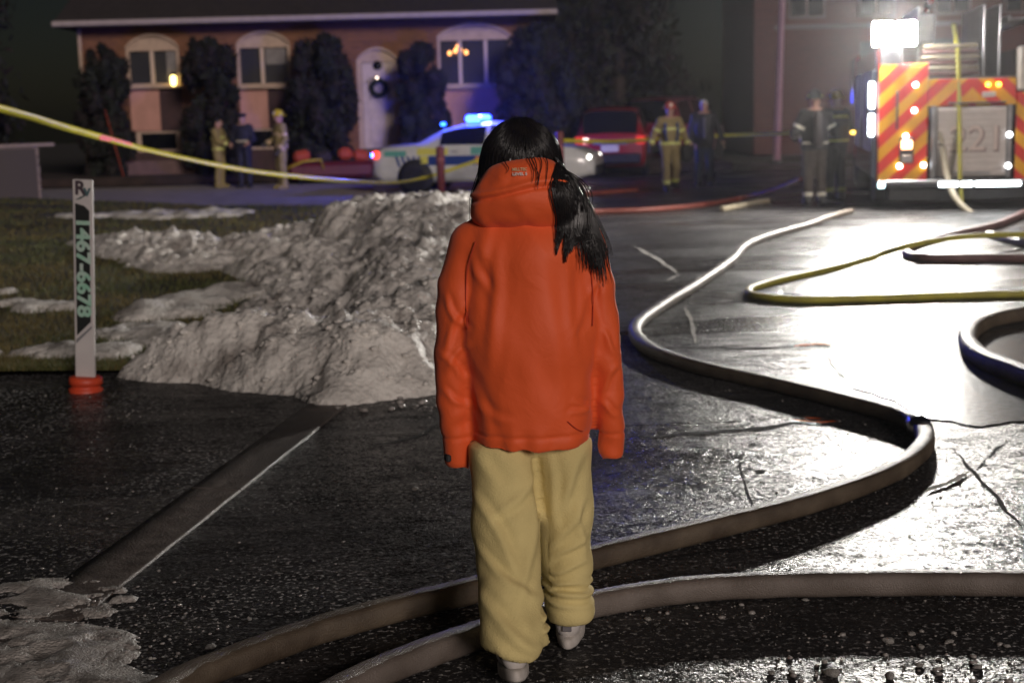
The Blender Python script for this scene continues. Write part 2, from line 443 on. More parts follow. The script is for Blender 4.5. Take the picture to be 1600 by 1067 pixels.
def snow_h(x, y):
    wx = x + 0.12 * noise.noise((x * 2.2, y * 1.6, 3.1)); wy = y + 0.22 * noise.noise((x * 1.7, y * 1.9, 8.2))
    h = 0.0
    for r_ in RIDGES:
        q = seg_bump(wx, wy, *r_); h = math.sqrt(h * h + q * q) if (h > 0 and q > 0 and False) else max(h, q)
    if h <= 0: return 0.0
    g = min(1.0, h / 0.14)
    n1 = noise.fractal((x * 2.6, y * 2.1, .3), 0.9, 2.1, 4)
    rdg = 1 - abs(noise.noise((x * 6.0 + y * 1.5, y * 4.0, 5.5))); rdg2 = 1 - abs(noise.noise((x * 14.0, y * 10.0 + x * 3, 2.5)))
    return max(0.0, h + g * (0.10 * n1 + 0.10 * (rdg - 0.72) + 0.04 * (rdg2 - 0.72) + 0.016 * noise.noise((x * 26, y * 22, 7)) + .010 * noise.noise((x * 55, y * 45, 9))))
SX0, SX1, SY0, SY1, SH = -6.4, 0.7, 7.5, 21.0, 0.03
def height_mesh(name, x0, x1, y0, y1, hx, hy, fn, z0, mat, cut=0.012, parent=None):
    xs = np.arange(x0, x1, hx); ys = np.arange(y0, y1, hy); nx, ny = len(xs), len(ys)
    Z = np.array([[fn(x, y) for x in xs] for y in ys])
    XX, YY = np.meshgrid(xs, ys); vs = np.stack([XX, YY, Z + z0], -1).reshape(-1, 3)
    ii = (np.arange(ny - 1)[:, None] * nx + np.arange(nx - 1)[None, :]); F = np.stack([ii, ii + 1, ii + nx + 1, ii + nx], -1).reshape(-1, 4)
    keep = (Z.reshape(-1)[F] > cut).any(1)
    F = F[keep]; vs[Z.reshape(-1) <= cut, 2] = z0 - (0.03 if cut > .005 else .008)
    used = np.unique(F); mp = np.full(len(vs), -1); mp[used] = np.arange(len(used))
    return mesh_obj(name, vs[used], mp[F], mat, parent, True)
def snow_material():
    m = bpy.data.materials.new('dirty_snow'); m.use_nodes = True; n = m.node_tree; L = n.links; b = n.nodes['Principled BSDF']
    tc = n.nodes.new('ShaderNodeTexCoord')
    def nz(s, d=5):
        x = n.nodes.new('ShaderNodeTexNoise'); x.inputs['Scale'].default_value = s; x.inputs['Detail'].default_value = d; L.new(tc.outputs['Object'], x.inputs['Vector']); return x
    cr = n.nodes.new('ShaderNodeValToRGB'); e = cr.color_ramp.elements
    e[0].position = .34; e[0].color = (.30, .27, .245, 1); e[1].position = .66; e[1].color = (.80, .77, .72, 1)
    x = e.new(.48); x.color = (.62, .59, .55, 1)
    a = nz(2.6, 8); a.inputs['Roughness'].default_value = .68
    L.new(a.outputs[0], cr.inputs[0]); L.new(cr.outputs[0], b.inputs['Base Color'])
    b.inputs['Roughness'].default_value = 0.55; b.inputs['Specular IOR Level'].default_value = 0.4
    bp = n.nodes.new('ShaderNodeBump'); bp.inputs['Distance'].default_value = 0.012; L.new(nz(55, 6).outputs[0], bp.inputs['Height'])
    vo = n.nodes.new('ShaderNodeTexVoronoi'); vo.inputs['Scale'].default_value = 22; L.new(tc.outputs['Object'], vo.inputs['Vector'])
    b2 = n.nodes.new('ShaderNodeBump'); b2.inputs['Distance'].default_value = 0.02; b2.inputs['Strength'].default_value = .6; L.new(vo.outputs[0], b2.inputs['Height'])
    L.new(bp.outputs[0], b2.inputs['Normal']); L.new(b2.outputs[0], b.inputs['Normal'])
    return m
MSNOW = snow_material()
bank = height_mesh('snow_bank', SX0, SX1, SY0, SY1, 0.026, 0.034, snow_h, 0.03, MSNOW)
tag(bank, 'long lumpy bank of dirty ploughed snow heaped along the kerb', 'snow bank', kind='stuff')

# snow heap on the kerb in the near corner, and thin snow left on the lawn
def heap_h(x, y):
    ox, oy = x, y; x = x + .09 * noise.noise((ox * 4, oy * 4, 1)) + .03 * noise.noise((ox * 15, oy * 15, 4)); y = y + .09 * noise.noise((ox * 4, oy * 4, 7)) + .03 * noise.noise((ox * 15, oy * 15, 9))
    h = max(seg_bump(x, y, (-1.78, 4.55), (-1.5, 4.3), .36, .40, .03, .034, 1.1), seg_bump(x, y, (-1.5, 4.15), (-1.12, 3.95), .34, .3, .034, .026, 1.1), seg_bump(x, y, (-1.75, 4.95), (-1.45, 4.8), .3, .24, .03, .022, 1.1),
            seg_bump(x, y, (-1.5, 3.6), (-0.95, 3.7), .45, .3, .034, .026, 1.1))
    h = h - .010 - .03 * max(0.0, noise.fractal((ox * 5, oy * 7, 3), .9, 2.1, 4)) if h > 0 else 0
    if h <= 0: return 0
    g = min(1, h / .025)
    return max(0.0, h + g * (.012 * noise.fractal((x * 6, y * 6, 2), .9, 2.1, 4) + .012 * (.7 - abs(noise.noise((x * 9, y * 9, 9)))) + .003 * noise.noise((x * 45, y * 45, 2))))
hp = height_mesh('snow_heap', -2.3, -0.6, 3.1, 5.3, 0.012, 0.012, heap_h, 0.010, M('grey_slush', (.22, .20, .18), (.46, .43, .40), .5, 16, .012, 110), cut=.002)
tag(hp, 'low heap of grey slush on the kerb beside the driveway', 'snow heap', kind='stuff')
def patch_h(x, y):
    h = max(seg_bump(x, y, (-4.1, 12.6), (-4.9, 13.0), .35, .3, .06, .03), seg_bump(x, y, (-6.2, 14.2), (-5.0, 13.9), .4, .3, .07, .04), seg_bump(x, y, (-2.9, 11.0), (-2.5, 10.4), .4, .35, .07, .07),
            seg_bump(x, y, (-3.6, 9.9), (-2.9, 10.0), .4, .3, .05, .06), seg_bump(x, y, (-7.5, 24.5), (-5.2, 25.0), .7, .8, .1, .08), seg_bump(x, y, (-9.5, 26.5), (-8.2, 26.5), .6, .5, .1, .06),
            seg_bump(x, y, (-3.0, 12.0), (-2.6, 13.4), .45, .5, .08, .08))
    if h <= 0: return 0
    return max(0.0, h + .06 * noise.fractal((x * 3, y * 2.4, 5), .9, 2.1, 4) - .02)
pt = height_mesh('snow_patch', -10.5, -1.5, 9.3, 27.5, 0.045, 0.055, patch_h, 0.075, MSNOW, cut=.01)
tag(pt, 'thin leftover patches of snow lying on the lawn', 'snow patch', kind='stuff')

# ---- lawn
def lawn_h(x, y): return 0.055 + 0.025 * noise.noise((x * .8, y * .8, 1)) + 0.03 * noise.noise((x * .25, y * .25, 4)) + 0.18 * max(0.0, min(1.0, (-x - 6) / 4)) * max(0, min(1, (y - 14) / 12))
LAWN = [(-12.5, 9.3), (-2.0, 9.3), (-1.1, 9.6), (-0.9, 12), (-0.6, 19), (-3.5, 26.5), (-9.7, 29.0), (-12.5, 29.0)]
def in_lawn(x, y):
    c = False
    for i in range(len(LAWN)):
        (x1, y1), (x2, y2) = LAWN[i], LAWN[i - 1]
        if (y1 > y) != (y2 > y) and x < (x2 - x1) * (y - y1) / (y2 - y1) + x1: c = not c
    return c
xs = np.arange(-12.5, -0.3, 0.2); ys = np.arange(9.2, 29.2, 0.2); vid = {}; lv = []; lf = []
for y in ys:
    for x in xs:
        q = [(x, y), (x + .2, y), (x + .2, y + .2), (x, y + .2)]
        if not in_lawn(x + .1, y + .1): continue
        k = []
        for p in q:
            key = (round(p[0], 2), round(p[1], 2))
            if key not in vid: vid[key] = len(lv); lv.append((p[0], p[1], lawn_h(*p)))
            k.append(vid[key])
        lf.append(tuple(k))
lawn = mesh_obj('lawn', lv, lf, M('lawn_soil', (0.020, 0.017, 0.009), (0.035, 0.033, 0.014), 0.95, 3), None, True); lawn['kind'] = 'structure'
gv = []; gf = []; gm = []
N_BL = 110000
for i in range(N_BL):
    y = 9.35 + 19.5 * random.random() ** 2.0; x = -0.6 - (2.2 + y * .40) * random.random()
    if not in_lawn(x, y) or snow_h(x, y) > .03 or patch_h(x, y) > .02: continue
    z = lawn_h(x, y) - .005; a = random.random() * math.pi; hh = random.uniform(.025, .06) * (1 + .3 * noise.noise((x, y, 2))); ww = random.uniform(.0035, .006) * (1 + (y - 9) * .06)
    lx, ly = random.gauss(0, .022), random.gauss(0, .022); b0 = len(gv)
    gv += [(x - math.cos(a) * ww, y - math.sin(a) * ww, z), (x + math.cos(a) * ww, y + math.sin(a) * ww, z), (x + lx, y + ly, z + hh)]; gf.append((b0, b0 + 1, b0 + 2)); gm.append(int(noise.noise((x * .9, y * .9, 6)) + random.gauss(0, .35) > 0))
g_ = mesh_obj('grass', gv, np.array(gf), [M('grass_green', (0.06, 0.075, 0.018), (0.085, 0.09, 0.024), .7), M('grass_straw', (0.14, 0.11, 0.035), (0.10, 0.08, 0.026), .8)], None, False, gm)
tag(g_, 'short dull winter grass growing on the lawn', 'grass', kind='stuff')

mpave = M('frosty_concrete', (.30, .27, .255), (.42, .39, .37), .6, 2.2, .006, 40)
sheet('pavement', [(-14, 29.6), (-9.5, 29.6), (-4.0, 27.2), (-1.6, 27.6), (-3.0, 32.0), (-3.6, 37.4), (-14, 37.4)], .012, mpave)
# ---- planting bed in front of the brick house
bed = MB().box((-6, 40.2, 0.11), (24, 5.0, 0.3), None, 0.1).build('garden_bed', M('bed_soil', (.03, .02, .017), (.05, .032, .028), .95, 3, .03, 9)); bed['kind'] = 'structure'

# ---- tar cracks, painted survey marks, puddle on the road
def ribbon(name, pts, width, z, mat, parent=None, jit=.3, taper=True):
    P = catmull([Vector((p[0], p[1], 0)) for p in pts], 10); vs = []; N = len(P)
    for i, p in enumerate(P):
        t = (P[min(i + 1, N - 1)] - P[max(i - 1, 0)]).normalized(); nn = Vector((-t.y, t.x, 0)); ww = width * (1 + jit * noise.noise((p.x * 6, p.y * 6, i * .6))) * (min(1, 4 * min(i + .25, N - 1 - i + .25) / N) if taper else 1)
        q = p + nn * (width * jit * noise.noise((p.x * 5, p.y * 5, 3)))
        vs += [q + nn * ww / 2 + Vector((0, 0, z)), q - nn * ww / 2 + Vector((0, 0, z))]
    return mesh_obj(name, vs, [(2 * i, 2 * i + 1, 2 * i + 3, 2 * i + 2) for i in range(N - 1)], mat, parent)
road = bpy.data.objects['road']
mcrack = M('road_crack_tar', (.018, .017, .017), None, .9, spec=0.12)
for pts, wd in [([(1000, 545), (1080, 542), (1170, 545), (1270, 538)], .07), ([(975, 683), (1080, 678), (1190, 668), (1275, 660)], .06), ([(1030, 875), (1110, 862), (1220, 852)], .02),
                ([(1490, 700), (1522, 738), (1560, 780), (1600, 830)], .018), ([(1522, 738), (1555, 705), (1575, 690)], .013), ([(1150, 700), (1165, 760), (1180, 800)], .007), ([(560, 700), (640, 685), (690, 660)], .03),
                ([(1180, 735), (1196, 738)], .05), ([(940, 372), (1020, 365), (1110, 362)], .05)]:
    ribbon('crack', [G(*p) for p in pts], wd, .003, mcrack, road, .9)
mwp = M('worn_white_paint', (.62, .59, .54), (.25, .24, .22), .8, 30, spec=.08)
mop = M('orange_survey_paint', (.80, .14, .015), (.20, .05, .02), .9, 30, spec=.02)
for nm, pts, wd, mt in [('paint_line', [(990, 385), (1030, 408), (1062, 430)], .05, mwp), ('paint_line', [(1062, 430), (1040, 441)], .04, mwp), ('paint_line', [(1440, 772), (1480, 757), (1518, 738)], .035, mwp),
                        ('paint_line', [(1070, 478), (1080, 505), (1088, 540)], .035, mwp), ('orange_paint_mark', [(1240, 543), (1270, 540), (1305, 541)], .07, mop), ('orange_paint_mark', [(1235, 657), (1270, 661), (1310, 660)], .05, mop), ('orange_paint_mark', [(1255, 654), (1285, 656)], .03, mop)]:
    ribbon(nm, [G(*p) for p in pts], wd, .0085, mt, road, .5)
def puddle(name, pix, n=90, z=.0065):
    P = [G(*p) for p in pix]; c = sum(P, Vector()) / len(P); out = []
    for p in catmull(P + [P[0]], 30)[:-1]:
        d = p - c; k = 1 + .10 * noise.fractal((p.x * 1.6, p.y * 1.6, 3), .8, 2, 4); out.append(c + d * k)
    return sheet(name, [(p.x, p.y) for p in out[::-1]], z, M('standing_water', (.02, .02, .021), None, .26, bump=.002, bscale=22, spec=.7), 'structure')
puddle('puddle', [(1290, 560), (1330, 528), (1420, 520), (1520, 518), (1640, 522), (1680, 570), (1640, 640), (1520, 662), (1420, 640), (1330, 600)])

# ---- loose ice: bigger pieces singly, crumbs as one spread
def lump_mesh(name, r_, seed):
    bm = bmesh.new(); bmesh.ops.create_icosphere(bm, subdivisions=2, radius=1)
    for v in bm.verts:
        n1 = noise.fractal(v.co * 1.3 + Vector((seed, 0, 0)), .9, 2, 3); v.co *= 1 + .38 * n1; v.co.z *= .55
    me = bpy.data.meshes.new(name); bm.to_mesh(me); bm.free(); me.materials.append(MSNOW)
    for p in me.polygons: p.use_smooth = True
    return me
LM = [lump_mesh('ice_lump', 1, s * 3.7) for s in range(5)]
k = 0
for (u, v, s) in [(1388, 1003, .033), (1424, 992, .03), (1438, 1012, .028), (1436, 1040, .026), (1527, 1043, .026), (1483, 1003, .022), (1300, 1055, .05), (1390, 1058, .035), (1205, 1052, .022), (1236, 1050, .02), (648, 765, .03), (1012, 968, .022), (1258, 938, .018), (684, 1028, .014), (390, 968, .018), (330, 1012, .03), (1573, 1010, .018)]:
    p = G(u, v)
    o = bpy.data.objects.new('ice_chunk', LM[k % 5]); link(o); s *= .5; o.location = (p.x, p.y, s * .4); o.scale = (s * random.uniform(.9, 1.5), s * random.uniform(.8, 1.1), s * random.uniform(.7, 1.05)); o.rotation_euler = (0, 0, random.random() * 6)
    tag(o, {10: 'lone chunk of dirty ice on open asphalt between the kerb and the walker', 11: 'small ice chunk lying close before the grey-brown hose beside the right sneaker', 12: 'small ice chunk touching the near edge of the grey-brown hose', 13: 'tiny ice chunk between the two hoses by the trailing sneaker', 14: 'small ice chunk between the slush heap and the long tan hose', 15: 'bigger ice chunk beside the slush heap and the long tan hose'}.get(k, 'chunk of dirty ice among the debris in front of the grey-brown hose'), 'ice chunk', 'loose ice chunks on the road'); k += 1
cv = []; cf = []
ico = bmesh.new(); bmesh.ops.create_icosphere(ico, subdivisions=1, radius=1); iv = [v.co.copy() for v in ico.verts]; iff = [tuple(x.index for x in f.verts) for f in ico.faces]; ico.free()
def crumbs(n, fn, smin, smax):
    for i in range(n):
        x, y, z = fn(); s = smin + (smax - smin) * random.random() ** 4; b0 = len(cv); a = random.random() * 6; ca, sa = math.cos(a), math.sin(a)
        for v in iv:
            q = v * s * random.uniform(.7, 1.15); cv.append((x + q.x * ca * 1.3 - q.y * sa, y + q.x * sa + q.y * ca, z + q.z * .6 + s * .3))
        for f in iff: cf.append(tuple(j + b0 for j in f))
def near_road():
    y = 3.9 + 4.5 * random.random() ** 1.6; return random.uniform(-1.2, .42 * y + .3), y, 0
def drive():
    y = random.uniform(4, 9.2); return kpt(y).x - .32 - random.random() * .5 * y, y, .012
def foot():
    t = random.random(); y = 8 + 2.6 * t; return kpt(y).x + random.gauss(.35, .35), y, 0
crumbs(1500, near_road, .0014, .007); crumbs(1300, drive, .0014, .008); crumbs(420, foot, .006, .035)
for (u0, u1, v0, v1, n) in [(1200, 1600, 985, 1067, 110), (940, 1240, 945, 975, 40)]:
    crumbs(n, lambda: tuple(G(random.uniform(u0, u1), random.uniform(v0, v1))), .003, .016)
def slush():
    return random.gauss(-1.45, .28), random.gauss(4.3, .35), .02
crumbs(900, slush, .002, .009)
cr_ = mesh_obj('ice_crumbs', cv, np.array(cf), M('ice_crumb', (.33, .31, .29), (.2, .18, .17), .3, 30), None, True)
tag(cr_, 'scattered crumbs of ice and slush over road and driveway', 'ice crumbs', kind='stuff')

# crumbled lumps lying all over the snow bank
cv = []; cf = []
def on_bank():
    while True:
        y = 8.4 + 12 * random.random() ** 1.5; x = random.uniform(-5.4, .5); h = snow_h(x, y)
        if h > .02: return x, y, h + .022
crumbs(5200, on_bank, .005, .034)
lb_ = mesh_obj('snow_crumbs', cv, np.array(cf), MSNOW, None, True)
tag(lb_, 'loose crumbled lumps of snow lying over the ploughed bank', 'snow crumbs', kind='stuff')
# ================================================================== FIRE HOSES
def hose_mat(name, c1, c2):
    m = bpy.data.materials.new(name); m.use_nodes = True; n = m.node_tree; L = n.links; b = n.nodes['Principled BSDF']
    tc = n.nodes.new('ShaderNodeTexCoord')
    nz = n.nodes.new('ShaderNodeTexNoise'); nz.inputs['Scale'].default_value = 7; nz.inputs['Detail'].default_value = 9; L.new(tc.outputs['Object'], nz.inputs['Vector'])
    mr = n.nodes.new('ShaderNodeMapRange'); mr.inputs[1].default_value = .36; mr.inputs[2].default_value = .66; L.new(nz.outputs[0], mr.inputs[0])
    mx = n.nodes.new('ShaderNodeMix'); mx.data_type = 'RGBA'; mx.inputs[6].default_value = (*c1, 1); mx.inputs[7].default_value = (*c2, 1); L.new(mr.outputs[0], mx.inputs[0]); L.new(mx.outputs[2], b.inputs['Base Color'])
    b.inputs['Roughness'].default_value = .48
    n2 = n.nodes.new('ShaderNodeTexNoise'); n2.inputs['Scale'].default_value = 210; n2.inputs['Detail'].default_value = 3; L.new(tc.outputs['Object'], n2.inputs['Vector'])
    bp = n.nodes.new('ShaderNodeBump'); bp.inputs['Distance'].default_value = .004; L.new(n2.outputs[0], bp.inputs['Height']); L.new(bp.outputs[0], b.inputs['Normal'])
    return m
def hose(label, pix, r_, mat, group=None, couplings=(), lift=None, extra=None, flat=(1.0, .92)):
    pts = []
    for i, p in enumerate(pix):
        if len(p) == 4: pts.append(Vector(p[:3]))           # a point given in metres
        else:
            z = r_ * flat[1] + (p[2] if len(p) == 3 else 0); pts.append(G(p[0], p[1], z))
    P = catmull(pts, 14); N = len(P)
    rad = [r_ * (1 + .06 * noise.noise((i * .17, 3, r_ * 40)) + .02 * noise.noise((i * .9, 1, r_ * 40))) for i in range(N)]
    # pressurised hose settles to a rounded-square section
    vs = []; n = 20
    for i, p in enumerate(P):
        t = (P[min(i + 1, N - 1)] - P[max(i - 1, 0)]).normalized(); x_ = t.cross(Vector((0, 0, 1))).normalized(); y_ = x_.cross(t).normalized()
        for k in range(n):
            a = 2 * math.pi * k / n; ca, sa = math.cos(a), math.sin(a); e = 2 / 2.9
            vs.append(p + x_ * (math.copysign(abs(ca) ** e, ca) * rad[i] * flat[0]) + y_ * (math.copysign(abs(sa) ** e, sa) * rad[i] * flat[1]))
    fs = [(i * n + k, i * n + (k + 1) % n, (i + 1) * n + (k + 1) % n, (i + 1) * n + k) for i in range(N - 1) for k in range(n)] + [tuple(range(n))[::-1], tuple((N - 1) * n + k for k in range(n))]
    root = MB().add(vs, fs, True).build('fire_hose', mat)
    tag(root, label, 'hose', group)
    for ci in couplings:
        i = min(int(ci * (N - 1)), N - 3); t = (P[i + 1] - P[i]).normalized(); c = P[i]
        mb = MB()
        mb.tube([c - t * .11, c - t * .10, c - t * .05, c - t * .045, c + t * .045, c + t * .05, c + t * .10, c + t * .11], [r_ * 1.05, r_ * 1.16, r_ * 1.16, r_ * 1.3, r_ * 1.3, r_ * 1.16, r_ * 1.16, r_ * 1.05], 16)
        mb.build('coupling', M('coupling_alloy', (.45, .45, .47), None, .28, metal=1), root)
    return root
mh_beige = hose_mat('hose_beige', (.24, .20, .135), (.34, .30, .22))
mh_brown = hose_mat('hose_brown', (.062, .044, .029), (.125, .096, .066))
mh_grey = hose_mat('hose_grey_tan', (.115, .092, .076), (.18, .15, .13))
mh_yel = hose_mat('hose_yellow', (.40, .36, .035), (.30, .27, .04))
mh_mar = hose_mat('hose_maroon', (.10, .045, .045), (.16, .08, .075))
mh_red = hose_mat('hose_red', (.20, .045, .028), (.15, .035, .024))
g_h = 'supply hoses lying on the wet road'
hose('long tan supply hose curving in an S from the truck past the walker', [(1330, 330), (1292, 341), (1262, 352), (1205, 368), (1165, 384), (1142, 408), (1085, 447), (1025, 484), (992, 515), (1018, 547), (1095, 574), (1210, 600), (1320, 627), (1410, 652), (1444, 678), (1436, 706), (1385, 741), (1270, 783), (1130, 820), (1000, 852), (920, 872), (830, 894), (740, 921), (620, 950), (500, 983), (390, 1022), (290, 1062), (210, 1110)], .047, mh_brown, g_h, (.505,))
hose('grey-brown supply hose running flat across the road in front of the sneakers', [(1800, 915), (1600, 911), (1450, 910), (1300, 911), (1180, 914), (1080, 920), (990, 932), (915, 946), (820, 970), (740, 994), (660, 1022), (590, 1050), (520, 1085), (470, 1115)], .046, mh_grey, g_h)
hose('thick dark supply hose bent in a tight U beside the bright puddle', [(1760, 478), (1660, 484), (1590, 491), (1532, 506), (1512, 530), (1530, 556), (1590, 582), (1680, 612), (1800, 640)], .062, mh_brown, g_h)
hose('thin yellow attack hose doubled back in a hairpin on the road', [(1720, 458), (1600, 459), (1480, 462), (1360, 466), (1250, 468), (1182, 462), (1172, 452), (1215, 438), (1300, 419), (1365, 401), (1420, 384, .13), (1480, 373, .15), (1560, 367, .13), (1680, 368)], .034, mh_yel, g_h)
hose('maroon supply hose looped on the road under the yellow hose', [(1740, 404), (1640, 404), (1540, 403), (1450, 403), (1416, 396), (1432, 381), (1490, 366), (1550, 353), (1590, 338), (1640, 312), (1690, 285)], .05, mh_mar, g_h)
hose('pale hose ending beside the maroon loop near the truck', [(1545, 366), (1575, 374), (1620, 382), (1700, 392)], .05, mh_beige, g_h)
hose('red hose sweeping along the ground to the turned firefighter hands', [(860, 335), (930, 331), (1010, 328), (1090, 321), (1150, 311), tuple(V(1205, 299, 25.2)) + (0,), tuple(V(1254, 279, 24.3)) + (0,)], .047, mh_red, g_h)
hose('orange-red hose lying straight behind the parked patrol sedan bonnet', [(700, 318), (800, 311), (900, 304), (995, 297)], .055, mh_red, g_h)
hose('short pale hose length lying under the red hose', [(1128, 327), (1155, 322), (1182, 316), (1200, 314)], .05, mh_beige, g_h)
# ================================================================== FIRE TRUCK
def chevron_material():
    m = bpy.data.materials.new('chevron_red_yellow'); m.use_nodes = True; n = m.node_tree; L = n.links; b = n.nodes['Principled BSDF']
    tc = n.nodes.new('ShaderNodeTexCoord'); sx = n.nodes.new('ShaderNodeSeparateXYZ'); L.new(tc.outputs['Object'], sx.inputs[0])
    def mth(op, a, b_=None):
        x = n.nodes.new('ShaderNodeMath'); x.operation = op
        for i, q in enumerate((a, b_)):
            if q is None: continue
            if isinstance(q, (int, float)): x.inputs[i].default_value = q
            else: L.new(q, x.inputs[i])
        return x.outputs[0]
    ax = mth('ABSOLUTE', mth('SUBTRACT', sx.outputs[0], 1.45))
    t = mth('FRACT', mth('DIVIDE', mth('ADD', mth('MULTIPLY', ax, 0.95), sx.outputs[2]), 0.42))
    s = mth('GREATER_THAN', t, 0.5)
    mx = n.nodes.new('ShaderNodeMix'); mx.data_type = 'RGBA'; mx.inputs[6].default_value = (.86, .40, .004, 1); mx.inputs[7].default_value = (.74, .03, .012, 1)
    L.new(s, mx.inputs[0])
    nz = n.nodes.new('ShaderNodeTexNoise'); nz.inputs['Scale'].default_value = 3; nz.inputs['Detail'].default_value = 6; L.new(tc.outputs['Object'], nz.inputs['Vector'])
    mr = n.nodes.new('ShaderNodeMapRange'); mr.inputs[1].default_value = .3; mr.inputs[2].default_value = .7; mr.inputs[3].default_value = .8; mr.inputs[4].default_value = 1.05; L.new(nz.outputs[0], mr.inputs[0])
    hs = n.nodes.new('ShaderNodeHueSaturation'); L.new(mr.outputs[0], hs.inputs['Value']); L.new(mx.outputs[2], hs.inputs['Color'])
    L.new(hs.outputs[0], b.inputs['Base Color']); b.inputs['Roughness'].default_value = .35
    return m
MCHEV = chevron_material()
TR = thing('fire_truck', (5.93, 23.0, 0), R(-10.5), 'fire engine with red and yellow chevron rear and blazing scene lights', 'fire truck')
mred = M('truck_red', (.34, .02, .018), (.28, .018, .016), .25, coat=.6)
malu = M('brushed_aluminium', (.42, .42, .43), (.33, .33, .34), .38, metal=.9)
mblk = M('black_rubber', (.012, .012, .013), (.022, .022, .023), .7)
mdk = M('dark_steel', (.03, .03, .034), (.05, .05, .055), .5, metal=.3)
mwht = M('white_enamel', (.70, .67, .64), (.62, .59, .57), .35)
mgls = M('dark_glass', (.008, .009, .011), None, .06)
W = 2.5
# shell of the body: sides, floor, roof edge, front; the rear is panelled
box('side_panel', (.03, 3.1, 1.5), (.06, 6.1, 2.1), mred, TR, .02)
box('side_panel', (W - .03, 3.1, 1.5), (.06, 6.1, 2.1), mred, TR, .02)
box('body_floor', (W / 2, 3.1, .52), (W - .14, 6.0, .12), mdk, TR)
box('bulkhead', (W / 2, 6.1, 1.75), (W - .14, .1, 2.3), mdk, TR)
box('hose_bed', (W / 2 + .02, 3.0, 2.02), (W - .2, 5.6, .08), malu, TR)
for i, (y, ln) in enumerate([(1.0, 1.5), (2.6, 1.2), (4.9, 1.6)]):
    d = box('shutter_door', (-.012, y, 1.55), (.02, ln, 1.35), malu, TR, .008)
    for k in range(14): box('slat', (-.026, y, .95 + k * .092), (.014, ln - .06, .082), malu, d, .006)
# rear panels either side of the rear shutter
box('rear_panel', (.40, .03, 1.36), (.76, .06, 1.86), MCHEV, TR, .012)
box('rear_panel', (2.31, .03, 1.12), (.38, .06, 1.38), MCHEV, TR, .012)
box('rear_panel', (1.45, .03, 1.82), (1.33, .058, .42), MCHEV, TR, .01)
bx_ = box('upper_locker', (2.31, .06, 2.17), (.37, .3, .68), M('cream_enamel', (.62, .56, .5), (.55, .5, .46), .4), TR, .03)
box('upper_locker', (.2, .4, 2.55), (.36, .8, .6), mdk, TR, .03)
vs, fs = text_mesh('A', .22, .004); mesh_obj('letter', [(v.x + 2.30, -v.z - .096, v.y + 2.0) for v in vs], fs, M('letter_grey', (.12, .11, .11), None, .5), bx_)
# roller shutter with the number
sh = box('rear_shutter', (1.45, .02, 1.045), (1.06, .05, 1.08), M('shutter_pinkish', (.62, .56, .52), (.55, .50, .47), .45), TR, .012)
for sgn in (-1, 1): box('shutter_guide', (1.45 + sgn * .575, .012, 1.045), (.075, .075, 1.14), malu, TR, .012)
for k in range(11): box('slat', (1.45, -.012, .56 + k * .097), (1.04, .02, .09), MATS['shutter_pinkish'], sh, .009)
box('shutter_handle', (1.45, -.03, .56), (.6, .03, .035), malu, sh, .01)
vs, fs = text_mesh('221', .56, .003, spacing=1.02, bold=.012); mesh_obj('number_shadow', [(v.x + 1.53 + .018, -v.z - .026, v.y + 1.08 - .016) for v in vs], fs, M('number_brown', (.22, .15, .14), None, .5), sh)
vs, fs = text_mesh('221', .56, .003, spacing=1.02); mesh_obj('number', [(v.x + 1.53, -v.z - .033, v.y + 1.08) for v in vs], fs, M('number_cream', (.66, .55, .50), None, .45), sh)
# rear furniture: lamps, rail, step, bumper
def lamp(name, c, d, col, es, base=(.8, .8, .8), bev=.015, parent=TR):
    o = box(name, c, d, M('lens_%d_%d_%d_%d' % (int(col[0] * 99), int(col[1] * 99), int(col[2] * 99), int(es)), base, None, .2, emit=col, es=es), parent, bev); return o
box('lamp_housing', (.46, -.01, .93), (.22, .05, .42), mdk, TR, .02)
lamp('tail_lamp', (.46, -.045, 1.02), (.17, .03, .14), (1, .42, .2), 9, (.5, .05, .03))
box('reversing_lamp', (.46, -.045, .80), (.17, .03, .12), M('lens_grey', (.35, .32, .31), None, .2), TR, .015)
for (u, v) in [(1430, 133), (1428, 173), (1415, 213), (1405, 260), (1442, 258), (1572, 210), (1570, 258)]:
    p = V(u, v, 22.93); q = Matrix.Rotation(R(10.5), 3, 'Z') @ (p - Vector((5.93, 23.0, 0)))
    MB().lathe((q.x, -.045, q.z), [(.0, -.01), (.034, -.01), (.04, 0), (.04, .03)], 12, 'Y').build('marker_lamp', M('lens_white', (.9, .9, .9), None, .2, emit=(.92, .95, 1), es=10), TR)
for x in (1.68, 1.84): lamp('amber_lamp', (x, -.03, 1.93), (.07, .03, .06), (1, .55, .06), 8, (.6, .3, .02))
mb = MB(); mb.tube([(.30, -.02, 1.86), (.30, -.08, 1.84), (.30, -.08, 1.30), (.30, -.02, 1.28)], .018, 8); mb.build('grab_rail', mdk, TR)
mb = MB(); mb.tube([(1.1, -.02, 1.66), (1.1, -.07, 1.65), (1.95, -.07, 1.65), (1.95, -.02, 1.66)], .016, 8); mb.build('grab_rail', mdk, TR)
box('badge', (1.70, -.006, 1.78), (.2, .02, .08), mwht, TR, .006)
box('rear_step', (W / 2, -.14, .40), (W, .46, .10), mdk, TR, .02)
box('step_edge', (W / 2, -.375, .445), (W - .02, .02, .05), malu, TR, .006)
for x0, x1 in ((.93, 1.22), (1.26, 1.44), (1.48, 2.16)): lamp('step_light', ((x0 + x1) / 2, -.385, .40), (x1 - x0, .03, .075), (.86, .96, 1.0), 14, bev=.03)
lamp('step_light', (.05, -.385, .40), (.1, .03, .08), (.6, .9, 1.0), 8, bev=.03)
box('rear_bumper', (W / 2, -.08, .24), (W - .3, .3, .22), mblk, TR, .03)
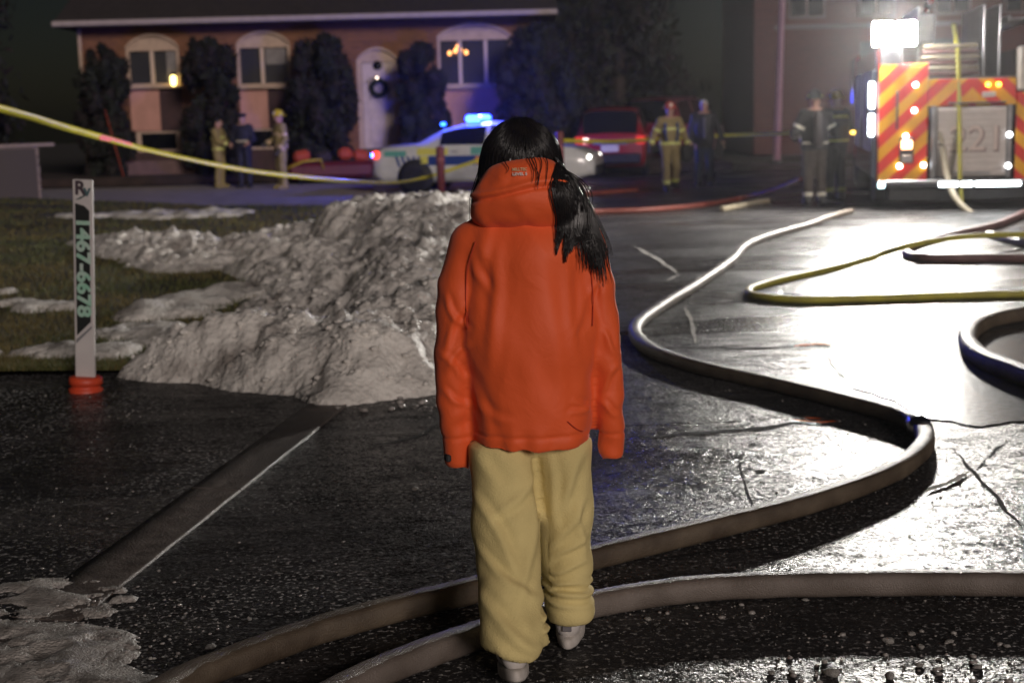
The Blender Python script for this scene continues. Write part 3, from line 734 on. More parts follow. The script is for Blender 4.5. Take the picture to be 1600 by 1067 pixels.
# upper hose bed: dark opening with dividers, folded hose, ladder and roof bar
for x in (.62, 1.62, 1.86): box('bed_divider', (x, 1.4, 2.62), (.03, 2.6, 1.1), malu, TR, .008)
for i in range(6):
    mb = MB(); mb.box((1.12, 1.3, 2.12 + .085 * i), (.92 - .03 * (i % 3), 2.4, .07), None, .03); mb.build('folded_hose', mh_beige if i % 2 else mh_mar, TR)
for x in (2.02, 2.36): box('ladder_rail', (x, 2.6, 2.95), (.05, 4.6, .09), malu, TR, .012)
for k in range(13): MB().tube([(2.02, .5 + k * .35, 2.95), (2.36, .5 + k * .35, 2.95)], .017, 8).build('ladder_rung', malu, TR)
box('monitor_base', (1.0, 2.9, 2.95), (.3, .3, .5), malu, TR, .03)
MB().tube([(1.0, 2.9, 3.2), (1.0, 2.7, 3.32), (1.0, 2.2, 3.38), (1.0, 1.9, 3.42)], [.07, .07, .06, .05], 12).build('deck_gun', mred, TR)
# crew cab in front
cab = MB().box((W / 2, 7.4, 1.6), (W, 2.4, 2.2), None, .12).build('cab', mred, TR)
for s, x in ((-1, -.004), (1, W + .004)):
    for y in (6.85, 7.9):
        box('cab_window', (x, y, 2.05), (.02, .8, .7), mgls, cab, .03)
box('windscreen', (W / 2, 8.607, 2.1), (W - .3, .02, .8), mgls, cab, .03)
bar = box('light_bar', (W / 2, 7.9, 2.82), (1.9, .35, .18), mdk, TR, .05)
for x in (.55, .95, 1.55, 1.95): lamp('beacon', (x, 7.68, 2.84), (.3, .08, .14), (1, .12, .1), 5, (.5, .03, .03), .03, TR)
# wheels
def wheel(parent, c, r_, wd, axis='X', nm='wheel', spokes=0):
    w_ = MB().lathe(c, [(r_ * .62, -wd / 2), (r_ * .9, -wd / 2), (r_, -wd * .36), (r_, wd * .36), (r_ * .9, wd / 2), (r_ * .62, wd / 2)], 28, axis).build(nm, mblk, parent)
    MB().lathe(c, [(r_ * .1, -wd * .40), (r_ * .3, -wd * .44), (r_ * .55, -wd * .36), (r_ * .62, -wd * .46), (r_ * .63, 0), (r_ * .62, wd * .46), (r_ * .55, wd * .36), (r_ * .3, wd * .44), (r_ * .1, wd * .40)], 20, axis).build('rim', malu, w_)
    return w_
for y in (1.75, 7.2):
    for x in (.22, W - .22): wheel(TR, (x, y, .5), .5, .34)
for x in (.2, W - .2): box('wheel_arch', (x, 1.75, 1.02), (.3, 1.3, .1), mblk, TR, .04)
box('mudflap', (.3, .75, .3), (.5, .02, .44), mblk, TR); box('mudflap', (W - .3, .75, .3), (.5, .02, .44), mblk, TR)
# side: tall LED strips at the rear corner, mast with two flood heads at the top of the rear column
box('corner_post', (-.05, .12, 1.35), (.09, .1, 1.7), M('blue_grey_paint', (.05, .06, .10), None, .4), TR, .02)
for z0, z1 in ((1.60, 2.02), (1.16, 1.52)): lamp('side_strip_light', (-.09, .055, (z0 + z1) / 2), (.09, .05, z1 - z0), (.84, .94, 1.0), 15, bev=.04)
mb = MB(); mb.tube([(.0, .12, 2.2), (.0, .1, 2.5), (.12, .08, 2.62)], .03, 8); mb.tube([(.35, .3, 2.3), (.35, .1, 2.58)], .03, 8); mb.build('flood_bracket', malu, TR)
for x in (.06, .42):
    h = box('flood_head', (x, .05, 2.76), (.33, .16, .42), mdk, TR, .03)
    box('flood_lens', (x, -.04, 2.76), (.29, .02, .36), M('flood_lens', (.9, .9, .9), None, .2, emit=(1, .97, .92), es=900), h, .008)
FLOOD = bpy.data.lights.new('flood_light', 'AREA'); FLOOD.shape = 'RECTANGLE'; FLOOD.size = .66; FLOOD.size_y = .36; FLOOD.energy = 1750; FLOOD.color = (1, .95, .87)
fo = bpy.data.objects.new('flood_light', FLOOD); link(fo, TR); fo.location = (.24, -.07, 2.76); fo.rotation_euler = Vector((-.42, -1, -.13)).to_track_quat('-Z', 'Y').to_euler()
# hoses paid off the rear of the truck
def tubething(name, label, cat, pts, r_, mat, group=None, flat=None):
    o = MB().tube(catmull(pts, 10), r_, 12, True, flat).build(name, mat); return tag(o, label, cat, group)
tubething('fire_hose', 'grey hose hanging from the truck rear down to the road', 'hose', [V(1463, 138, 22.95), V(1466, 190, 22.88), V(1474, 240, 22.75), V(1483, 285, 22.5), V(1497, 315, 22.2), V(1525, 338, 21.9), V(1560, 347, 21.6), V(1605, 342, 21.2), V(1660, 322, 20.8)], .05, mh_beige, g_h)
tubething('fire_hose', 'yellow hose hanging straight down the truck rear', 'hose', [V(1490, 40, 23.6), V(1495, 70, 23.0), V(1497, 95, 22.85), V(1499, 180, 22.75), V(1500, 270, 22.55), V(1501, 300, 22.5), V(1503, 326, 22.45)], .036, mh_yel, g_h)
mb = MB(); q0 = V(1549, 352, 21.68)
mb.lathe((q0.x, q0.y, q0.z - .07), [(.05, -.12), (.075, -.1), (.075, .1), (.05, .13), (.045, .17)], 14); o = mb.build('hose_valve', M('valve_tan', (.5, .45, .35), None, .4)); MB().tube([(q0.x - .1, q0.y, q0.z + .03), (q0.x + .1, q0.y, q0.z + .05)], .016, 8).build('handle', malu, o)
tag(o, 'stubby pale hose valve standing where the hoses join', 'valve')

# ================================================================== CARS
def car(name, label, loc, rz, L, Wd, paint, prof, wheel_r, group=None, zb=.24):
    """prof: list of (s, half-width factor, belt z, roof z, roof half-width factor); s metres from the rear bumper; +x is forward"""
    T = thing(name, loc, rz, label, 'car', group)
    S = prof['st']; rows = []
    for (s, wf, zbelt, zroof, rf) in S:
        hw = Wd / 2 * wf; zr = max(zroof, zbelt + .02); zm = .58
        lo = zb + (.10 if (s < .15 or s > L - .15) else 0)
        pts = [(0, lo), (hw * .93, lo), (hw * .985, lo + .12), (hw, zm), (hw * .965, zbelt), (Wd / 2 * rf, zr - min(.07, (zr - zbelt) * .3)), (Wd / 2 * rf * .78, zr - .005), (0, zr + .015)]
        rows.append((s, pts))
    def side(i_s, z):       # lateral position of the body side at (s, z)
        for k in range(len(rows) - 1):
            if rows[k][0] <= i_s <= rows[k + 1][0] + 1e-6:
                t = (i_s - rows[k][0]) / (rows[k + 1][0] - rows[k][0]); break
        out = []
        for q in (rows[k][1], rows[k + 1][1]):
            for j in range(1, 5):
                if q[j][1] <= z <= q[j + 1][1]:
                    a = (z - q[j][1]) / max(q[j + 1][1] - q[j][1], 1e-6); out.append(q[j][0] + (q[j + 1][0] - q[j][0]) * a); break
            else: out.append(q[4][0])
        return out[0] + (out[1] - out[0]) * t
    body = MB(); gl = {}
    def P(k, j, sg): s, pts = rows[k]; y, z = pts[j]; return (s - L / 2, sg * y, z)
    for k in range(len(rows) - 1):
        for j in range(7):
            for sg in (-1, 1):
                q = [P(k, j, sg), P(k + 1, j, sg), P(k + 1, j + 1, sg), P(k, j + 1, sg)]
                key = prof['glass'].get((k, j))
                if key:
                    gl.setdefault((key, sg if j == 4 else 0), MB()).add(q, [(0, 1, 2, 3) if sg > 0 else (3, 2, 1, 0)])
                else: body.add(q, [(0, 1, 2, 3) if sg > 0 else (3, 2, 1, 0)], True)
    for k in (0, len(rows) - 1):
        for j in range(1, 7):
            body.add([P(k, j, -1), P(k, j, 1), P(k, j + 1, 1), P(k, j + 1, -1)], [(0, 1, 2, 3)])
    b = body.build('body', paint, T)
    bm = bmesh.new(); bm.from_mesh(b.data); bmesh.ops.remove_doubles(bm, verts=bm.verts[:], dist=1e-4); bmesh.ops.recalc_face_normals(bm, faces=bm.faces[:]); bm.to_mesh(b.data); bm.free()
    for (key, sg), m in gl.items(): m.build({'w': 'side_window', 'f': 'windscreen', 'r': 'rear_window'}[key[0]], mgls, T)
    for x in prof['wheels']:
        for sg in (-1, 1):
            yy = sg * (side(x, .58) - .07)
            MB().lathe((x - L / 2, sg * (side(x, .58) - .02), wheel_r), [(wheel_r * 1.17, -.03), (wheel_r * 1.19, 0), (wheel_r * 1.17, .028)], 28, 'Y').build('wheel_arch', mblk, T)
            wheel(T, (x - L / 2, yy, wheel_r), wheel_r, .21, 'Y')
    T['_side'] = 0; del T['_side']
    return T, side
SEDAN = dict(st=[(0, .80, .80, .82, .6), (.06, .90, .86, .90, .66), (.25, .95, .96, 1.02, .74), (.95, .98, 1.01, 1.06, .72), (1.55, 1, 1.03, 1.36, .66), (1.95, 1, 1.03, 1.45, .66), (2.55, 1, 1.02, 1.49, .66), (2.66, 1, 1.02, 1.49, .66), (3.10, 1, 1.0, 1.44, .66), (3.45, 1, .99, 1.26, .68), (3.85, .99, .98, 1.02, .74), (4.45, .95, .90, .94, .74), (4.78, .88, .76, .80, .7), (4.9, .76, .62, .66, .6)],
             glass={(4, 4): 'w', (5, 4): 'w', (7, 4): 'w', (8, 4): 'w', (3, 6): 'r', (4, 6): 'r', (8, 5): 'f', (8, 6): 'f', (9, 5): 'f', (9, 6): 'f'}, wheels=(1.0, 3.9))
mpw = M('patrol_white', (.66, .66, .64), (.58, .58, .56), .28, coat=.5)
PC_L, PC_W = 4.9, 1.88
PC, side = car('police_car', 'white patrol sedan with blue and yellow markings and lit blue roof bar', (-.40, 31.7, 0), R(-12), PC_L, PC_W, mpw, SEDAN, .34)
def mark(name, s0, s1, z0, z1, mat, parent, slant=0.0, off=.006, sg=-1, n=5):
    vs = []; fs = []
    for i in range(n + 1):
        s = s0 + (s1 - s0) * i / n
        for j in range(3):
            z = z0 + (z1 - z0) * j / 2; ss = s + slant * (z - z0); vs.append((ss - PC_L / 2, sg * (side(ss, z) + off), z))
    for i in range(n):
        for j in range(2): fs.append((i * 3 + j, (i + 1) * 3 + j, (i + 1) * 3 + j + 1, i * 3 + j + 1))
    return mesh_obj(name, vs, fs, mat, parent)
mbl = M('marking_blue', (.02, .05, .22), None, .35); mgr = M('marking_green', (.12, .36, .30), None, .35); myl = M('marking_yellow', (.66, .62, .12), None, .35); mor = M('marking_orange', (.75, .3, .12), None, .35)
for sg in (-1, 1):
    mark('green_band', .3, .8, .80, .92, mgr, PC, 0, sg=sg); mark('green_band', 2.25, 2.6, .82, .98, mgr, PC, sg=sg); mark('green_band', 3.0, 3.5, .82, .96, mgr, PC, sg=sg)
    mark('yellow_band', 1.05, 1.75, .82, .97, myl, PC, sg=sg); mark('blue_band', 1.25, 3.6, .60, .80, mbl, PC, sg=sg)
    for i in range(5): mark('blue_slash', .62 + i * .13, .68 + i * .13, .58, .80, mbl, PC, -.35, .008, sg, 1)
    mark('orange_emblem', 2.35, 2.6, .62, .77, mor, PC, 0, .012, sg, 3); mark('orange_emblem', 1.12, 1.3, .64, .80, myl, PC, 0, .012, sg, 3)
    for s in (1.62, 2.6, 3.62): mark('door_gap', s, s + .012, .36, .99, mblk, PC, 0, .012, sg, 1)
    for s in (1.8, 2.75): mark('door_handle', s, s + .16, .87, .90, malu, PC, 0, .02, sg, 1)
    lamp('tail_lamp', (-PC_L / 2 + .10, sg * .74, .84), (.18, .26, .16), (1, .06, .03), 2.5, (.4, .02, .02), .03, PC)
    lamp('headlamp', (PC_L / 2 - .20, sg * .68, .70), (.26, .26, .13), (1, .96, .88), 9, bev=.04, parent=PC)
    lamp('turn_signal', (PC_L / 2 - .40, sg * .80, .735), (.18, .10, .09), (1, .48, .08), 3, (.6, .25, .04), .02, PC)
    box('mirror', (PC_L / 2 - 1.75, sg * (PC_W / 2 + .07), 1.04), (.12, .2, .14), mpw, PC, .04)
box('front_bumper', (PC_L / 2 - .02, 0, .42), (.12, 1.3, .22), mblk, PC, .04)
box('rear_bumper', (-PC_L / 2 - .01, 0, .44), (.1, 1.35, .22), mpw, PC, .04)
lb = box('light_bar', (-.22, 0, 1.55), (.32, 1.15, .10), M('bar_clear', (.25, .3, .5), None, .15), PC, .04)
for y in (-.46, -.16, .16, .46): lamp('blue_lamp', (-.22, y, 1.575), (.32, .25, .15), (.010, .035, 1.0), 45, (.05, .08, .5), .04, lb)
lamp('blue_lamp', (-PC_L / 2 + .02, -.86, .84), (.06, .05, .08), (.02, .12, 1.0), 20, (.05, .08, .5), .02, PC)
lamp('blue_lamp', (-.95, -.3, 1.47), (.1, .1, .07), (.02, .12, 1.0), 12, (.05, .08, .5), .02, PC)
BL = bpy.data.lights.new('blue_flash', 'POINT'); BL.energy = 900; BL.color = (.06, .08, 1.0); BL.shadow_soft_size = .3
bo = bpy.data.objects.new('blue_flash', BL); link(bo, PC); bo.location = (-.22, -.1, 1.82)

SUV = dict(st=[(0, .90, .98, 1.02, .72), (.05, .94, 1.02, 1.10, .74), (.16, .97, 1.05, 1.42, .76), (.36, .98, 1.06, 1.66, .76), (.75, 1, 1.06, 1.73, .74), (1.45, 1, 1.05, 1.76, .74), (1.56, 1, 1.05, 1.76, .74), (2.5, 1, 1.04, 1.75, .74), (2.6, 1, 1.04, 1.74, .74), (2.95, 1, 1.03, 1.66, .74), (3.5, .99, 1.02, 1.08, .76), (4.25, .95, .94, .98, .74), (4.55, .86, .78, .82, .7)],
           glass={(1, 5): 'r', (1, 6): 'r', (2, 5): 'r', (2, 6): 'r', (3, 4): 'w', (4, 4): 'w', (6, 4): 'w', (8, 4): 'w', (9, 5): 'f', (9, 6): 'f'}, wheels=(.85, 3.6))
def suv(label, loc, rz, paint, plate=True, glow=1.0, scale=1):
    T, sd = car('parked_car', label, loc, rz, 4.6, 1.86, paint, SUV, .35)
    T.scale = (scale,) * 3
    for sg in (-1, 1):
        lamp('tail_lamp', (-2.28, sg * .78, .92), (.10, .24, .22), (1, .05, .04), .6 * glow, (.4, .02, .02), .03, T)
    lamp('reversing_lamp', (-2.335, .62, .92), (.05, .14, .12), (1, .9, .8), 6 * glow, bev=.02, parent=T)
    box('rear_bumper', (-2.29, 0, .46), (.14, 1.6, .26), mblk, T, .05)
    box('tailgate_trim', (-2.315, 0, .84), (.03, .9, .05), malu, T, .01)
    p = box('licence_plate', (-2.33, 0, .72), (.02, .46, .17), mwht, T, .006)
    box('rear_wiper', (-2.2, .05, 1.18), (.02, .5, .02), mblk, T)
    return T
suv('dark red hatchback parked tail-out with a lit reversing lamp', (2.95, 39.0, 0), R(82), M('car_red', (.30, .016, .025), (.25, .013, .021), .3, coat=.6))
suv('maroon people carrier parked beyond the dark red hatchback', (5.2, 45.0, 0), R(66), M('car_maroon', (.17, .02, .032), (.13, .016, .026), .3, coat=.5), glow=.05, scale=1.16)
# ================================================================== BRICK HOUSE
def brick_material(name, c1, c2, mort, scale=1.0):
    m = bpy.data.materials.new(name); m.use_nodes = True; n = m.node_tree; L = n.links; b = n.nodes['Principled BSDF']
    tc = n.nodes.new('ShaderNodeTexCoord'); sx = n.nodes.new('ShaderNodeSeparateXYZ'); L.new(tc.outputs['Object'], sx.inputs[0])
    ad = n.nodes.new('ShaderNodeMath'); ad.operation = 'ADD'; L.new(sx.outputs[0], ad.inputs[0]); L.new(sx.outputs[1], ad.inputs[1])
    cb = n.nodes.new('ShaderNodeCombineXYZ'); L.new(ad.outputs[0], cb.inputs[0]); L.new(sx.outputs[2], cb.inputs[1])
    br = n.nodes.new('ShaderNodeTexBrick'); L.new(cb.outputs[0], br.inputs['Vector']); br.inputs['Scale'].default_value = scale
    br.inputs['Brick Width'].default_value = .215; br.inputs['Row Height'].default_value = .075; br.inputs['Mortar Size'].default_value = .008
    br.inputs['Color1'].default_value = (*c1, 1); br.inputs['Color2'].default_value = (*c2, 1); br.inputs['Mortar'].default_value = (*mort, 1)
    L.new(br.outputs['Color'], b.inputs['Base Color']); b.inputs['Roughness'].default_value = .9
    bp = n.nodes.new('ShaderNodeBump'); bp.inputs['Distance'].default_value = .008; bp.invert = True; L.new(br.outputs['Fac'], bp.inputs['Height']); L.new(bp.outputs[0], b.inputs['Normal'])
    return m
HY = 40.0
def hv(u, v): p = V(u, v, HY); return p.x, p.z
mbrick = brick_material('house_brick', (.25, .10, .045), (.18, .072, .035), (.15, .10, .075))
mtrim = M('painted_trim', (.52, .38, .29), (.43, .31, .24), .6)
msal = M('salmon_panel', (.56, .29, .235), (.48, .25, .2), .85, 3, .006, 40)
mdkp = M('plinth_and_panel_shade', (.07, .035, .035), (.05, .028, .03), .85)
HX0, HX1, EZ = -11.7, 1.0, 4.34
HS = thing('brick_house', (-5.3, HY, 0), 0, 'long brick bungalow with arched windows, white gutter and dark roof', 'house')
def hb(name, x0, x1, y0, y1, z0, z1, mat, parent=HS, bev=0.0): return box(name, ((x0 + x1) / 2 + 5.3, (y0 + y1) / 2 - HY, (z0 + z1) / 2), (x1 - x0, y1 - y0, z1 - z0), mat, parent, bev)
w1 = (hv(195, 57)[0], hv(278, 57)[0], hv(236, 135)[1], hv(236, 57)[1]); w2 = (hv(368, 52)[0], hv(452, 52)[0], hv(408, 135)[1], hv(408, 52)[1])
dr = (hv(556, 78)[0], hv(621, 78)[0], hv(590, 232)[1], hv(590, 78)[1]); w3 = (hv(682, 40)[0], hv(798, 40)[0], hv(740, 135)[1], hv(740, 40)[1])
# wall as piers and courses round the openings
cuts = [(HX0, w1[0]), (w1[1], w2[0]), (w2[1], dr[0]), (dr[1], w3[0]), (w3[1], HX1)]
for a, b_ in cuts: hb('wall', a, b_, HY, HY + .3, 0, EZ, mbrick)
for o in (w1, w2, dr, w3): hb('wall', o[0] + .001, o[1] - .001, HY + .005, HY + .298, o[3] + .085, EZ - .001, mbrick)
hb('end_wall', HX0 + .004, HX0 + .3, HY + .3, HY + 9, 0, EZ, mbrick); hb('end_wall', HX1 - .3, HX1 - .004, HY + .3, HY + 9, 0, EZ, mbrick)
def arch(o, depth=.12, rise=.34, tw=.11):
    """arched head: pale tympanum, trim band over it"""
    x0, x1, z0, z1 = o; zs = z1 - rise; N = 14; mb = MB(); tb = MB(); cxm = (x0 + x1) / 2 + 5.3; hw = (x1 - x0) / 2
    top = [(cxm - hw + 2 * hw * k / N, zs + rise * math.sin(math.pi * k / N) ** .7) for k in range(N + 1)]
    for k in range(N):
        (xa, za), (xb, zb) = top[k], top[k + 1]
        mb.add([(xa, .04, zs), (xb, .04, zs), (xb, .04, zb), (xa, .04, za), (xa, .20, zs), (xb, .20, zs), (xb, .20, zb), (xa, .20, za)], [(0, 1, 2, 3), (7, 6, 5, 4), (3, 2, 6, 7), (0, 4, 5, 1)])
        tb.add([(xa, -.05, za), (xb, -.05, zb), (xb, -.05, zb + .07), (xa, -.05, za + .07), (xa, .05, za), (xb, .05, zb), (xb, .05, zb + .07), (xa, .05, za + .07)], [(0, 1, 2, 3), (3, 2, 6, 7), (0, 4, 5, 1), (7, 6, 5, 4)])
    sb = MB()
    for k in range(N):
        (xa, za), (xb, zb) = top[k], top[k + 1]
        sb.add([(xa, .003, za + .071), (xb, .003, zb + .071), (xb, .003, z1 + .10), (xa, .003, z1 + .10), (xa, .2, za + .071), (xb, .2, zb + .071)], [(0, 1, 2, 3), (0, 4, 5, 1)])
    sb.build('spandrel', mbrick, HS)
    mb.build('arch_panel', mtrim, HS); tb.build('arch_trim', mtrim, HS)
    return zs
def window(o, mull, curtain=None):
    x0, x1, z0, z1 = o; zs = arch(o)
    fr = MB()
    for xa, xb, za, zb in [(x0, x0 + .08, z0, zs), (x1 - .08, x1, z0, zs), (x0 + .08, x1 - .08, z0, z0 + .07), (x0 + .08, x1 - .08, zs - .06, zs)]:
        fr.box(((xa + xb) / 2 + 5.3, .05, (za + zb) / 2), (xb - xa, .14, zb - za))
    f = fr.build('window', mtrim, HS)
    for m in mull: box('mullion', (m + 5.3, .02, (z0 + zs) / 2), (.10, .1, zs - z0 - .14), M('mullion_white', (.62, .48, .40), None, .5), f)
    edges = [x0] + list(mull) + [x1]
    for a, b_ in zip(edges[:-1], edges[1:]): box('pane', ((a + b_) / 2 + 5.3, .09, (z0 + zs) / 2), (b_ - a - .1, .012, zs - z0 - .14), M('window_glass', (.045, .045, .052), None, .08, spec=.6), f)
    box('sill', ((x0 + x1) / 2 + 5.3, -.06, z0 - .035), (x1 - x0 + .14, .2, .07), mtrim, f, .01)
    return f
f1 = window(w1, [hv(238, 100)[0]]); f2 = window(w2, [hv(410, 100)[0]]); f3 = window(w3, [hv(719, 90)[0], hv(759, 90)[0]])
box('curtain', (w1[1] + 5.3 - .24, .07, (w1[2] + w1[3]) / 2 - .05), (.26, .02, 1.0), M('curtain_grey', (.26, .24, .23), (.2, .18, .18), .9), f1)
box('curtain', (w2[1] + 5.3 - .42, .07, w2[3] - .6), (.55, .02, .5), MATS['curtain_grey'], f2)
# panels, basement openings and plinth under the windows
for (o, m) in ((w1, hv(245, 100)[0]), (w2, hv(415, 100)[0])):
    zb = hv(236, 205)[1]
    hb('lower_panel', o[0] + .02, m, HY + .03, HY + .2, zb, o[2] - .075, msal); hb('lower_panel', m + .01, o[1] - .02, HY + .05, HY + .2, zb, o[2] - .075, mdkp)  # darker right half: the cedar's shade put into the panel colour
    f = hb('basement_window', o[0] + .12, o[1] - .1, HY + .06, HY + .2, hv(236, 238)[1], zb - .02, mtrim)
    box('pane', ((o[0] + o[1]) / 2 + 5.32, .045, (hv(236, 238)[1] + zb) / 2), (o[1] - o[0] - .5, .02, zb - hv(236, 238)[1] - .14), mgls, f)
    hb('plinth', o[0] + .02, o[1] - .02, HY - .02, HY + .25, 0, hv(236, 238)[1] - .01, mdkp)
hb('lower_panel', w3[0] + .05, w3[1] - .05, HY + .03, HY + .2, .6, w3[2] - .075, msal); hb('plinth', w3[0] + .02, w3[1] - .02, HY - .02, HY + .25, 0, .59, mdkp)
hb('stoop', hv(175, 265)[0], hv(315, 265)[0], HY - .9, HY - .03, .2, hv(240, 250)[1], M('stoop_pink', (.17, .10, .095), (.13, .08, .075), .85), HS, .03)
# front door
zs = arch(dr)
d = hb('front_door', dr[0] + .14, dr[1] - .14, HY + .06, HY + .14, dr[2], zs - .02, M('door_pale', (.62, .50, .44), (.52, .42, .37), .5))
hb('door_frame', dr[0], dr[0] + .13, HY + .02, HY + .2, dr[2], zs, mtrim); hb('door_frame', dr[1] - .13, dr[1], HY + .02, HY + .2, dr[2], zs, mtrim)
cx = (dr[0] + dr[1]) / 2 + 5.3
MB().lathe((cx, .04, hv(590, 97)[1] - .1), [(.0, -.0), (.13, .0), (.13, .03), (.0, .03)], 20, 'Y').build('door_window', mgls, d)
box('door_panel', (cx, .05, dr[2] + .5), (.5, .03, .7), MATS['door_pale'], d, .015)
MB().tube([(cx + .33, .02, dr[2] + 1.0), (cx + .33, -.03, dr[2] + 1.0), (cx + .24, -.03, dr[2] + 1.0)], .015, 8).build('handle', malu, d)
hb('door_step', dr[0] - .4, dr[1] + .4, HY - 1.1, HY - .03, .2, dr[2] - .02, MATS['stoop_pink'], HS, .03)
for k in range(3): hb('door_step', dr[0] - .3, dr[1] + .3, HY - 1.42 - .3 * k, HY - 1.12 - .3 * k, .2, dr[2] - .02 - .17 * (k + 1), MATS['stoop_pink'], HS, .02) if dr[2] - .19 - .17 * k > .27 else None
wr = thing('door_wreath', (cx - 5.3 + .02, HY - .02, hv(594, 138)[1]), 0, 'dark round wreath with a small light on the front door', 'wreath')
mb = MB(); ring = [(math.cos(a) * .2, 0, math.sin(a) * .2) for a in np.linspace(0, 2 * math.pi, 25)]; mb.tube(ring, .07, 8, False)
for i in range(160):
    a = random.random() * 6.283; c = Vector((math.cos(a) * .2, 0, math.sin(a) * .2)) + Vector((random.gauss(0, .05), random.gauss(-.03, .03), random.gauss(0, .05))); mb.tube([c, c + Vector((random.gauss(0, .05), -.04, random.gauss(0, .05)))], [.012, .002], 4)
mb.build('greenery', M('wreath_green', (.014, .022, .012), None, .8), wr)
MB().lathe((-.03, -.08, .28), [(.0, -.03), (.03, -.02), (.03, .02), (0, .03)], 10).build('small_light', M('wreath_bulb', (.9, .8, .7), None, .3, emit=(1, .8, .65), es=5), wr)
# roof, soffit, gutter
mroof = M('roof_shingles', (.030, .024, .025), (.045, .036, .036), .92, 5, .01, 26)
rx0, rx1 = HX0 - .5, HX1 + .45
mb = MB(); mb.add([(rx0 + 5.3, -.65, EZ + .03), (rx1 + 5.3, -.65, EZ + .03), (rx1 + 5.3, 4.8, EZ + 2.4), (rx0 + 5.3, 4.8, EZ + 2.4), (rx1 + 5.3, 10.2, EZ + .03), (rx0 + 5.3, 10.2, EZ + .03), (rx0 + 5.3, -.65, EZ - .08), (rx1 + 5.3, -.65, EZ - .08), (rx1 + 5.3, 10.2, EZ - .08), (rx0 + 5.3, 10.2, EZ - .08)],
                  [(0, 1, 2, 3), (3, 2, 4, 5), (6, 9, 8, 7), (0, 6, 7, 1), (1, 7, 8, 4, 2), (0, 3, 5, 9, 6), (5, 4, 8, 9)]); rf = mb.build('roof', mroof, HS)
for k in range(26):     # shingle courses stand proud of one another
    y = -.62 + k * .21; z = EZ + .03 + (y + .65) / 5.45 * 2.37; mb = MB(); mb.box(((rx0 + rx1) / 2 + 5.3, y + .1, z + .035), (rx1 - rx0 - .02, .225, .022), Matrix.Rotation(math.atan2(2.37, 5.45), 3, 'X')); mb.build('shingle_course', mroof, rf)
hb('gutter', rx0, rx1, HY - .80, HY - .66, EZ - .07, EZ + .08, M('gutter_pinkish', (.42, .35, .33), (.36, .30, .28), .5), HS, .03)
hb('downpipe', HX0 - .02, HX0 + .08, HY - .12, HY - .03, .3, EZ - .1, mtrim, HS, .02)
# wall lantern (lit) and the chandelier seen through the window
lx, lz = hv(273, 127)
ln = thing('wall_lantern', (lx, HY - .16, lz), 0, 'small lit yellow lantern hanging at the wall beside the arched window', 'lantern')
box('bracket', (0, .09, .1), (.05, .16, .04), mblk, ln); MB().lathe((0, 0, .02), [(.03, -.16), (.07, -.12), (.085, .08), (.03, .13)], 10).build('lamp_glass', M('lantern_glow', (.9, .8, .4), None, .3, emit=(1, .78, .25), es=6), ln); MB().lathe((0, 0, .15), [(.1, 0), (.02, .08)], 10).build('cap', mblk, ln)
cx3, cz3 = hv(717, 80)
ch = thing('chandelier', (cx3, HY + .10, cz3), 0, 'small orange glowing chandelier behind the triple window', 'chandelier')
for i, (x, z) in enumerate([(-.26, -.06), (-.1, .0), (-.03, .11), (.05, .02), (.2, -.05)]):
    MB().lathe((x, -.05, z), [(.01, -.06), (.05, -.03), (.055, .02), (.015, .07)], 10).build('bulb', M('chandelier_glow', (.9, .5, .2), None, .3, emit=(1, .42, .12), es=3.2), ch)
MB().tube([(-.26, -.03, -.14), (-.1, -.03, -.1), (.2, -.03, -.12)], .012, 6).build('arm', M('brass', (.3, .2, .08), None, .4, metal=.8), ch)

